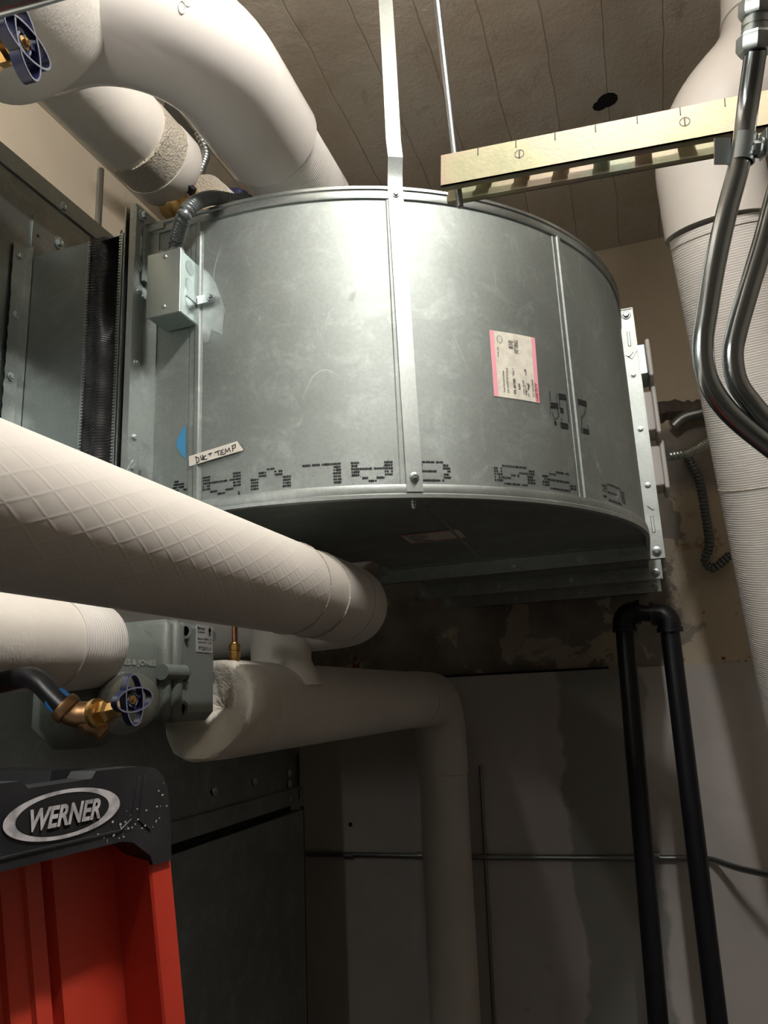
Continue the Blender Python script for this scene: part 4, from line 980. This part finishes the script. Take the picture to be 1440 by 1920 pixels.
# ================================================================== white boxes on the right side of duct
for k, (pa, pb, Yc, lb_, wd) in enumerate((((1198, 642), (1226, 702), 2.02, 'electrical box in painted-lit white on the far duct side, topmost of three', .05), ((1212, 730), (1240, 808), 2.06, 'electrical box in painted-lit white on the far duct side, middle of three', .05), ((1226, 832), (1256, 912), 2.10, 'electrical box in painted-lit white on the far duct side, lowest of three', .055))):
    a = P(*pa, Y=Yc); b = P(*pb, Y=Yc); xm = (a.x + b.x) / 2; zm = (a.z + b.z) / 2; hz_ = abs(a.z - b.z)
    x0, x1 = XO + .002, b.x
    bo = thing('wall_box', lb_, 'electrical box', (xm, Yc, b.z), 'white boxes on the side of the duct')
    mb = MB(); mb.box(((x0 + x1 - .012) / 2, Yc + .05, zm), (x1 - x0 - .012, .10, hz_ * .9), None, .003); mb.build('box_body', M['zinc_box'] if k == 0 else M['litbox'], bo)
    mb = MB(); mb.box((x1 - .006, Yc + .05, zm), (.012, .115, hz_ * 1.1), None, .004); cvb = mb.build('box_cover', M['litbox'], bo)
    mb = MB()
    for q in (-1, 1): mb.bolt((x1, Yc + .05, zm + q * hz_ * .42), X, .003, .002, False)
    mb.build('cover_screw', M['zinc'], cvb)
tag(corrugated(smoothpath([P(1250, 856, D=2.1), P(1275, 852, D=2.12), P(1300, 845, D=2.15), P(1345, 815, D=2.2), P(1400, 770, D=2.2)], 8), .013, .012, .003).build('flexible_conduit', M['flexmetal'], ang=1.2), 'silver flexible conduit leaving the lowest white box towards the riser', 'conduit')
tag(corrugated(smoothpath([P(1285, 850, Y=2.80), P(1310, 900, Y=2.80), P(1322, 960, Y=2.80), P(1330, 1020, Y=2.80), P(1322, 1050, Y=2.80), P(1338, 1065, Y=2.80), P(1370, 1040, Y=2.80)], 8), .016, .013, .004).build('flexible_conduit', M['flex'], ang=1.2), 'dark flexible conduit hanging in a loop on the peeling wall behind the riser', 'conduit')
tag(MB().tube(smoothpath([P(1262, 800, Y=2.80), P(1285, 782, Y=2.80), P(1330, 770, Y=2.80), P(1400, 740, Y=2.8)], 6), .022, 16).build('old_pipe', M['emt_dull']), 'old dark pipe stub in the broken recess of the back wall', 'pipe')
# broken ledge in wall
mb = MB(); n = 24; rows = []
for i in range(n + 1):
    px = 1225 + (1420 - 1225) * i / n; a = P(px, 754 - 6 * random.random() ** 2 - (5 if 9 < i < 14 else 0), Y=YW); b = P(px, 788 + random.uniform(-7, 7), Y=YW)
    rows.append([a + Yv * .0, a.lerp(b, .25) - Yv * (.02 + random.uniform(0, .012)), a.lerp(b, .7) - Yv * (.025 + random.uniform(0, .014)), b])
mb.grid(rows); mb.build('trim_2', mat('broken dark mortar', (.10, .08, .065), .9, 0, 30, .8, .01), kind='structure')
# ================================================================== black U pipe
ub = thing('black_pipe_loop', 'pair of black iron pipes joined by elbows at the top, dropping before the wall', 'pipe', (0, 2.2, 0))
YK = 2.2; k0 = P(1168, 1150, Y=YK); k1 = P(1252, 1150, Y=YK); kb0 = P(1234, 1920, Y=YK); kb1 = P(1345, 1920, Y=YK); rk = .0245
for a, b in ((k0, kb0), (k1, kb1)):
    d = (b - a).normalized(); MB().cyl(a - Z * .03, a + d * (a.z / -d.z - .001), rk, 28).build('vertical_pipe', M['blackpipe'], ub)
MB().cyl(k0 + X * .03, k1 - X * .03, rk * .9, 24).build('cross_pipe', M['blackpipe'], ub)
for a, s_ in ((k0, 1), (k1, -1)):
    pt = arc(a - Z * .045, a, a + X * .045 * s_, .028, 8); mb = MB(); mb.tube([a - Z * .045] + pt + [a + X * .04 * s_], rk * 1.22, 24); mb.lathe(a - Z * .050, Z, [(rk * 1.36, 0), (rk * 1.36, .012), (rk * 1.2, .014)], 24); mb.lathe(a + X * s_ * .045, -X * s_, [(rk * 1.36, 0), (rk * 1.36, .012), (rk * 1.2, .014)], 24)
    mb.build('elbow_fitting', M['blackpipe'], ub)
# ================================================================== wall conduits
yc = YL - .011
c1 = P(572, 1601, Y=yc); c2 = P(1300, 1609, Y=yc)
wc = thing('wall_conduit', 'thin horizontal conduit strapped across the lower back wall', 'conduit', (c1 + c2) / 2)
MB().tube([V((-1.40, yc, c1.z + .001)), V((-.60, yc, c1.z)), c2] + smoothpath([c2, P(1335, 1612, Y=yc - .01), P(1385, 1628, Y=yc - .12), P(1450, 1642, Y=yc - .25)], 6)[1:], .0095, 16).build('tube', M['emt_dull'], wc)
for px in (655, 790, 1225):
    p = P(px, 1604, Y=yc); MB().cyl(p - X * .018, p + X * .018, .0125, 16).build('conduit_clip' if px != 790 else 'coupling', M['emt_dull'], wc)
pt0, pt1 = P(905, 1435, Y=YL - .008), P(922, 1990, Y=YL - .008)
tag(MB().cyl(V((-.595, YL - .006, pt0.z)), V((-.622, YL - .006, 0.0)), .0055, 12).build('support_rod', M['emt_dull']), 'slim vertical steel rod against the back wall beside the vertical white pipe', 'rod')
pw = P(190, 330, X=XL + .012); tag(MB().cyl((XL + .010, pw.y, 1.9), (XL + .010, pw.y, CEIL - .03), .0095, 16).build('wall_conduit', M['emt']), 'thin vertical conduit on the cream side wall above the casing', 'conduit')
mb = MB(); c_ = P(657, 1546, Y=YL - .0005); mb.cyl(c_, c_ - Yv * .001, .008, 14); mb.build('trim_3', M['void'], kind='structure')
mb = MB(); c_ = P(1139, 188, Z=CEIL - .0006); mb.lathe(c_, -Z, [(.030, 0), (.026, .0006)], 11); c2_ = P(1125, 198, Z=CEIL - .0006); mb.lathe(c2_, -Z, [(.022, 0), (.018, .0005)], 9); mb.build('trim_4', M['void'], kind='structure')
# ================================================================== step ladder
lp0 = P(0, 1640, D=.59); lp0.z = 0; lu = P(270, 1572, D=.73) - P(0, 1640, D=.59); lu.z = 0; lu.normalize(); ln = lu.cross(Z).normalized()
ld_ = thing('step_ladder', 'red fibreglass step ladder with black scuffed plastic top cap', 'ladder', lp0)
def LP(s_, z, n_=0): return lp0 + lu * s_ + ln * n_ + Z * z
face = [(-.22, 1.636), (-.0002, 1.6355), (.130, 1.6352), (.144, 1.632), (.168, 1.616), (.1716, 1.6073), (.198, 1.607), (.1965, 1.640), (.190, 1.676), (.183, 1.6875), (.170, 1.696), (.148, 1.699), (.094, 1.700), (.089, 1.694), (.021, 1.6937), (.014, 1.700), (-.20, 1.702), (-.22, 1.69)]
mb = MB(); mb.prism(face, lp0 + ln * 0, lu, Z, -ln, .030)
mb.prism([(-.22, 1.63), (.170, 1.63), (.192, 1.64), (.185, 1.684), (-.22, 1.684)], lp0 - ln * .03, lu, Z, -ln, .17)
mb.prism([(-.22, 1.63), (.15, 1.63), (.178, 1.64), (.172, 1.688), (.150, 1.697), (.10, 1.700), (.09, 1.694), (.0, 1.694), (-.01, 1.70), (-.22, 1.70)], lp0 - ln * .18, lu, Z, -ln, .03)
cap = mb.build('top_cap', M['capblack'], ld_, ang=.5)
mb = MB(); mb.prism([(.012, 1.68), (.085, 1.68), (.080, 1.709), (.070, 1.712), (.030, 1.712), (.018, 1.706)], lp0 - ln * .165, lu, Z, -ln, .05)
mb.prism([(.095, 1.68), (.15, 1.68), (.14, 1.700), (.10, 1.700)], lp0 - ln * .06, lu, Z, -ln, .10); mb.build('tool_tray_rib', M['capblack'], cap, ang=.5)
# recessed lines on the skirt (raised trapezoid frames)
mb = MB()
def lbar(a, b, w_, n_=.0015):
    a_, b_ = LP(a[0], a[1], n_ * .3), LP(b[0], b[1], n_ * .3); d = (b_ - a_).normalized(); mb.box((a_ + b_) / 2, ((b_ - a_).length, w_, n_), (d, ln.cross(d), ln), .0005)
lbar((-.22, 1.645), (.126, 1.645), .0025); lbar((.126, 1.645), (.141, 1.653), .0025); lbar((.141, 1.653), (.149, 1.690), .002); lbar((.150, 1.651), (.166, 1.640), .0022); lbar((.150, 1.651), (.157, 1.690), .002)
mb.build('moulded_line', M['capblack'], cap)
# logo
def ell(mb, a0_, b0_, a1_, b1_, c, off, dx=0, seg=64):
    rows = []
    for k in range(seg):
        an = 2 * pi * k / seg; rows.append([LP(c[0] + a0_ * cos(an), c[1] + b0_ * sin(an), off), LP(c[0] + dx + a1_ * cos(an), c[1] + b1_ * sin(an), off)])
    mb.grid(rows, closeu=True)
lc = (.0610, 1.6690)
mb = MB(); ell(mb, .0625, .0195, .0500, .0165, lc, .0012, -.001); lg = mb.build('logo_ring', M['logo_white'], cap, label='worn white oval logo ring')
mb = MB(); b_ = len(mb.v); mb.v += [LP(lc[0] + .050 * cos(2 * pi * k / 48), lc[1] + .0162 * sin(2 * pi * k / 48), .0009) for k in range(48)]; mb.face(range(48)); mb.build('logo_field', M['void'], lg)
mb = MB(); put_text(mb, 'WERNER', lambda x, y: LP(lc[0] - .038 + .076 * x, lc[1] - .0092 + .0172 * y, .0022), .03, .25); put_text(mb, 'WERNER', lambda x, y: LP(lc[0] - .038 + .076 * x, lc[1] - .0092 + .0172 * y, .0020), .03, .25)
mb.build('logo_letters', M['logo_white'], lg, smooth=False, label='white slanted letters WERNER')
# scuffs
mb = MB()
for k in range(46):
    s_, z = random.choice([(.165, 1.645), (.185, 1.67), (.11, 1.642), (.12, 1.638), (.142, 1.65)]); s_ += random.gauss(0, .008); z += random.gauss(0, .006)
    if s_ > .19 or z < 1.638: continue
    r_ = random.uniform(.0003, .0011); mb.v += [LP(s_ + r_ * 1.5 * cos(a) , z + r_ * sin(a) * random.uniform(.5, 1.6), .0013) for a in (0, 1.2, 2.5, 3.7, 5)]; n_ = len(mb.v); mb.face(range(n_ - 5, n_))
mb.build('paint_scuff', M['scuff'], cap, smooth=False)
# rail: pultruded channel leaning, its web recessed between flanges
slope = (.2266 - .2011) / (1.5978 - 1.4541)      # run per metre of drop
def rail(prof, z0, z1, n_off=0, nm='front_rail', sl=slope, m=M['red']):
    mb = MB(); rows = []
    for z in (z0, (z0 + z1) / 2, z1): rows.append([LP(s_ + (1.60 - z) * sl, z, n_ + n_off) for s_, n_ in prof])
    mb.grid(rows, closev=True); k = len(prof); mb.face(list(reversed(range(k)))); mb.face([2 * k + i for i in range(k)])
    return mb.build(nm, m, ld_, smooth=False)
rail([(.2015, -.003), (.2015, -.045), (.197, -.045), (.170, -.030), (.095, -.030), (.088, -.040), (.080, -.032), (.045, -.034), (.045, -.038), (.084, -.040), (.170, -.036), (.192, -.048), (.197, -.055), (.206, -.055), (.206, -.003)][::-1] if False else
     [(.2010, -.003), (.1740, -.003), (.1720, -.005), (.1700, -.046), (.0965, -.046), (.0920, -.060), (.0860, -.048), (.0680, -.046), (.0660, -.050), (.0455, -.050), (.0440, -.056), (.0200, -.056), (-.02, -.058), (-.02, -.064), (.1750, -.064), (.1790, -.010), (.2010, -.008)], 1.635, .02, nm='front_rail')
mb = MB()
for zz in (1.33, 1.03, .73, .43, .13):
    mb.box(LP(.10 + (1.6 - zz) * slope, zz, -.20), (.11, .30, .025), (lu, ln, Z), .004)
mb.build('step', M['zinc'], ld_)
rail([(.2010, -.33), (.1720, -.33), (.1720, -.334), (.06, -.334), (.06, -.338), (.2010, -.338)], 1.63, .02, nm='side_rail')
# ================================================================== room lamps (behind the camera)
for i, (loc, ln_, rad_, colr) in enumerate(LAMPS):
    t_ = thing('ceiling_lamp', ('tube lamp hanging beside the casing left behind the viewer', 'short tube lamp close under the ceiling above the gold strut')[i], 'lamp', V(loc) + V((0, 0, .05)))
    em = mat('lit tube %d' % i, (.8, .8, .8)); eb = em.node_tree.nodes['Principled BSDF']; eb.inputs['Emission Color'].default_value = (*colr, 1); eb.inputs['Emission Strength'].default_value = rad_
    MB().cyl(V(loc) - Yv * ln_ / 2, V(loc) + Yv * ln_ / 2, .016, 20).build('fluorescent_tube', em, t_)
    MB().box(V(loc) + V((0, 0, .055)), (.022, ln_ + .08, .02), None, .006).build('lamp_housing', M['lampwhite'], t_)
    for q in (-1, 1):
        MB().box(V(loc) + V((0, q * (ln_ / 2 + .01), .02)), (.03, .016, .07)).build('tube_holder', M['lampwhite'], t_)
        MB().cyl(V(loc) + V((0, q * .3, .07)), V((loc[0], loc[1] + q * .3, CEIL)), .003, 8).build('hanger_wire', M['zinc'], t_)
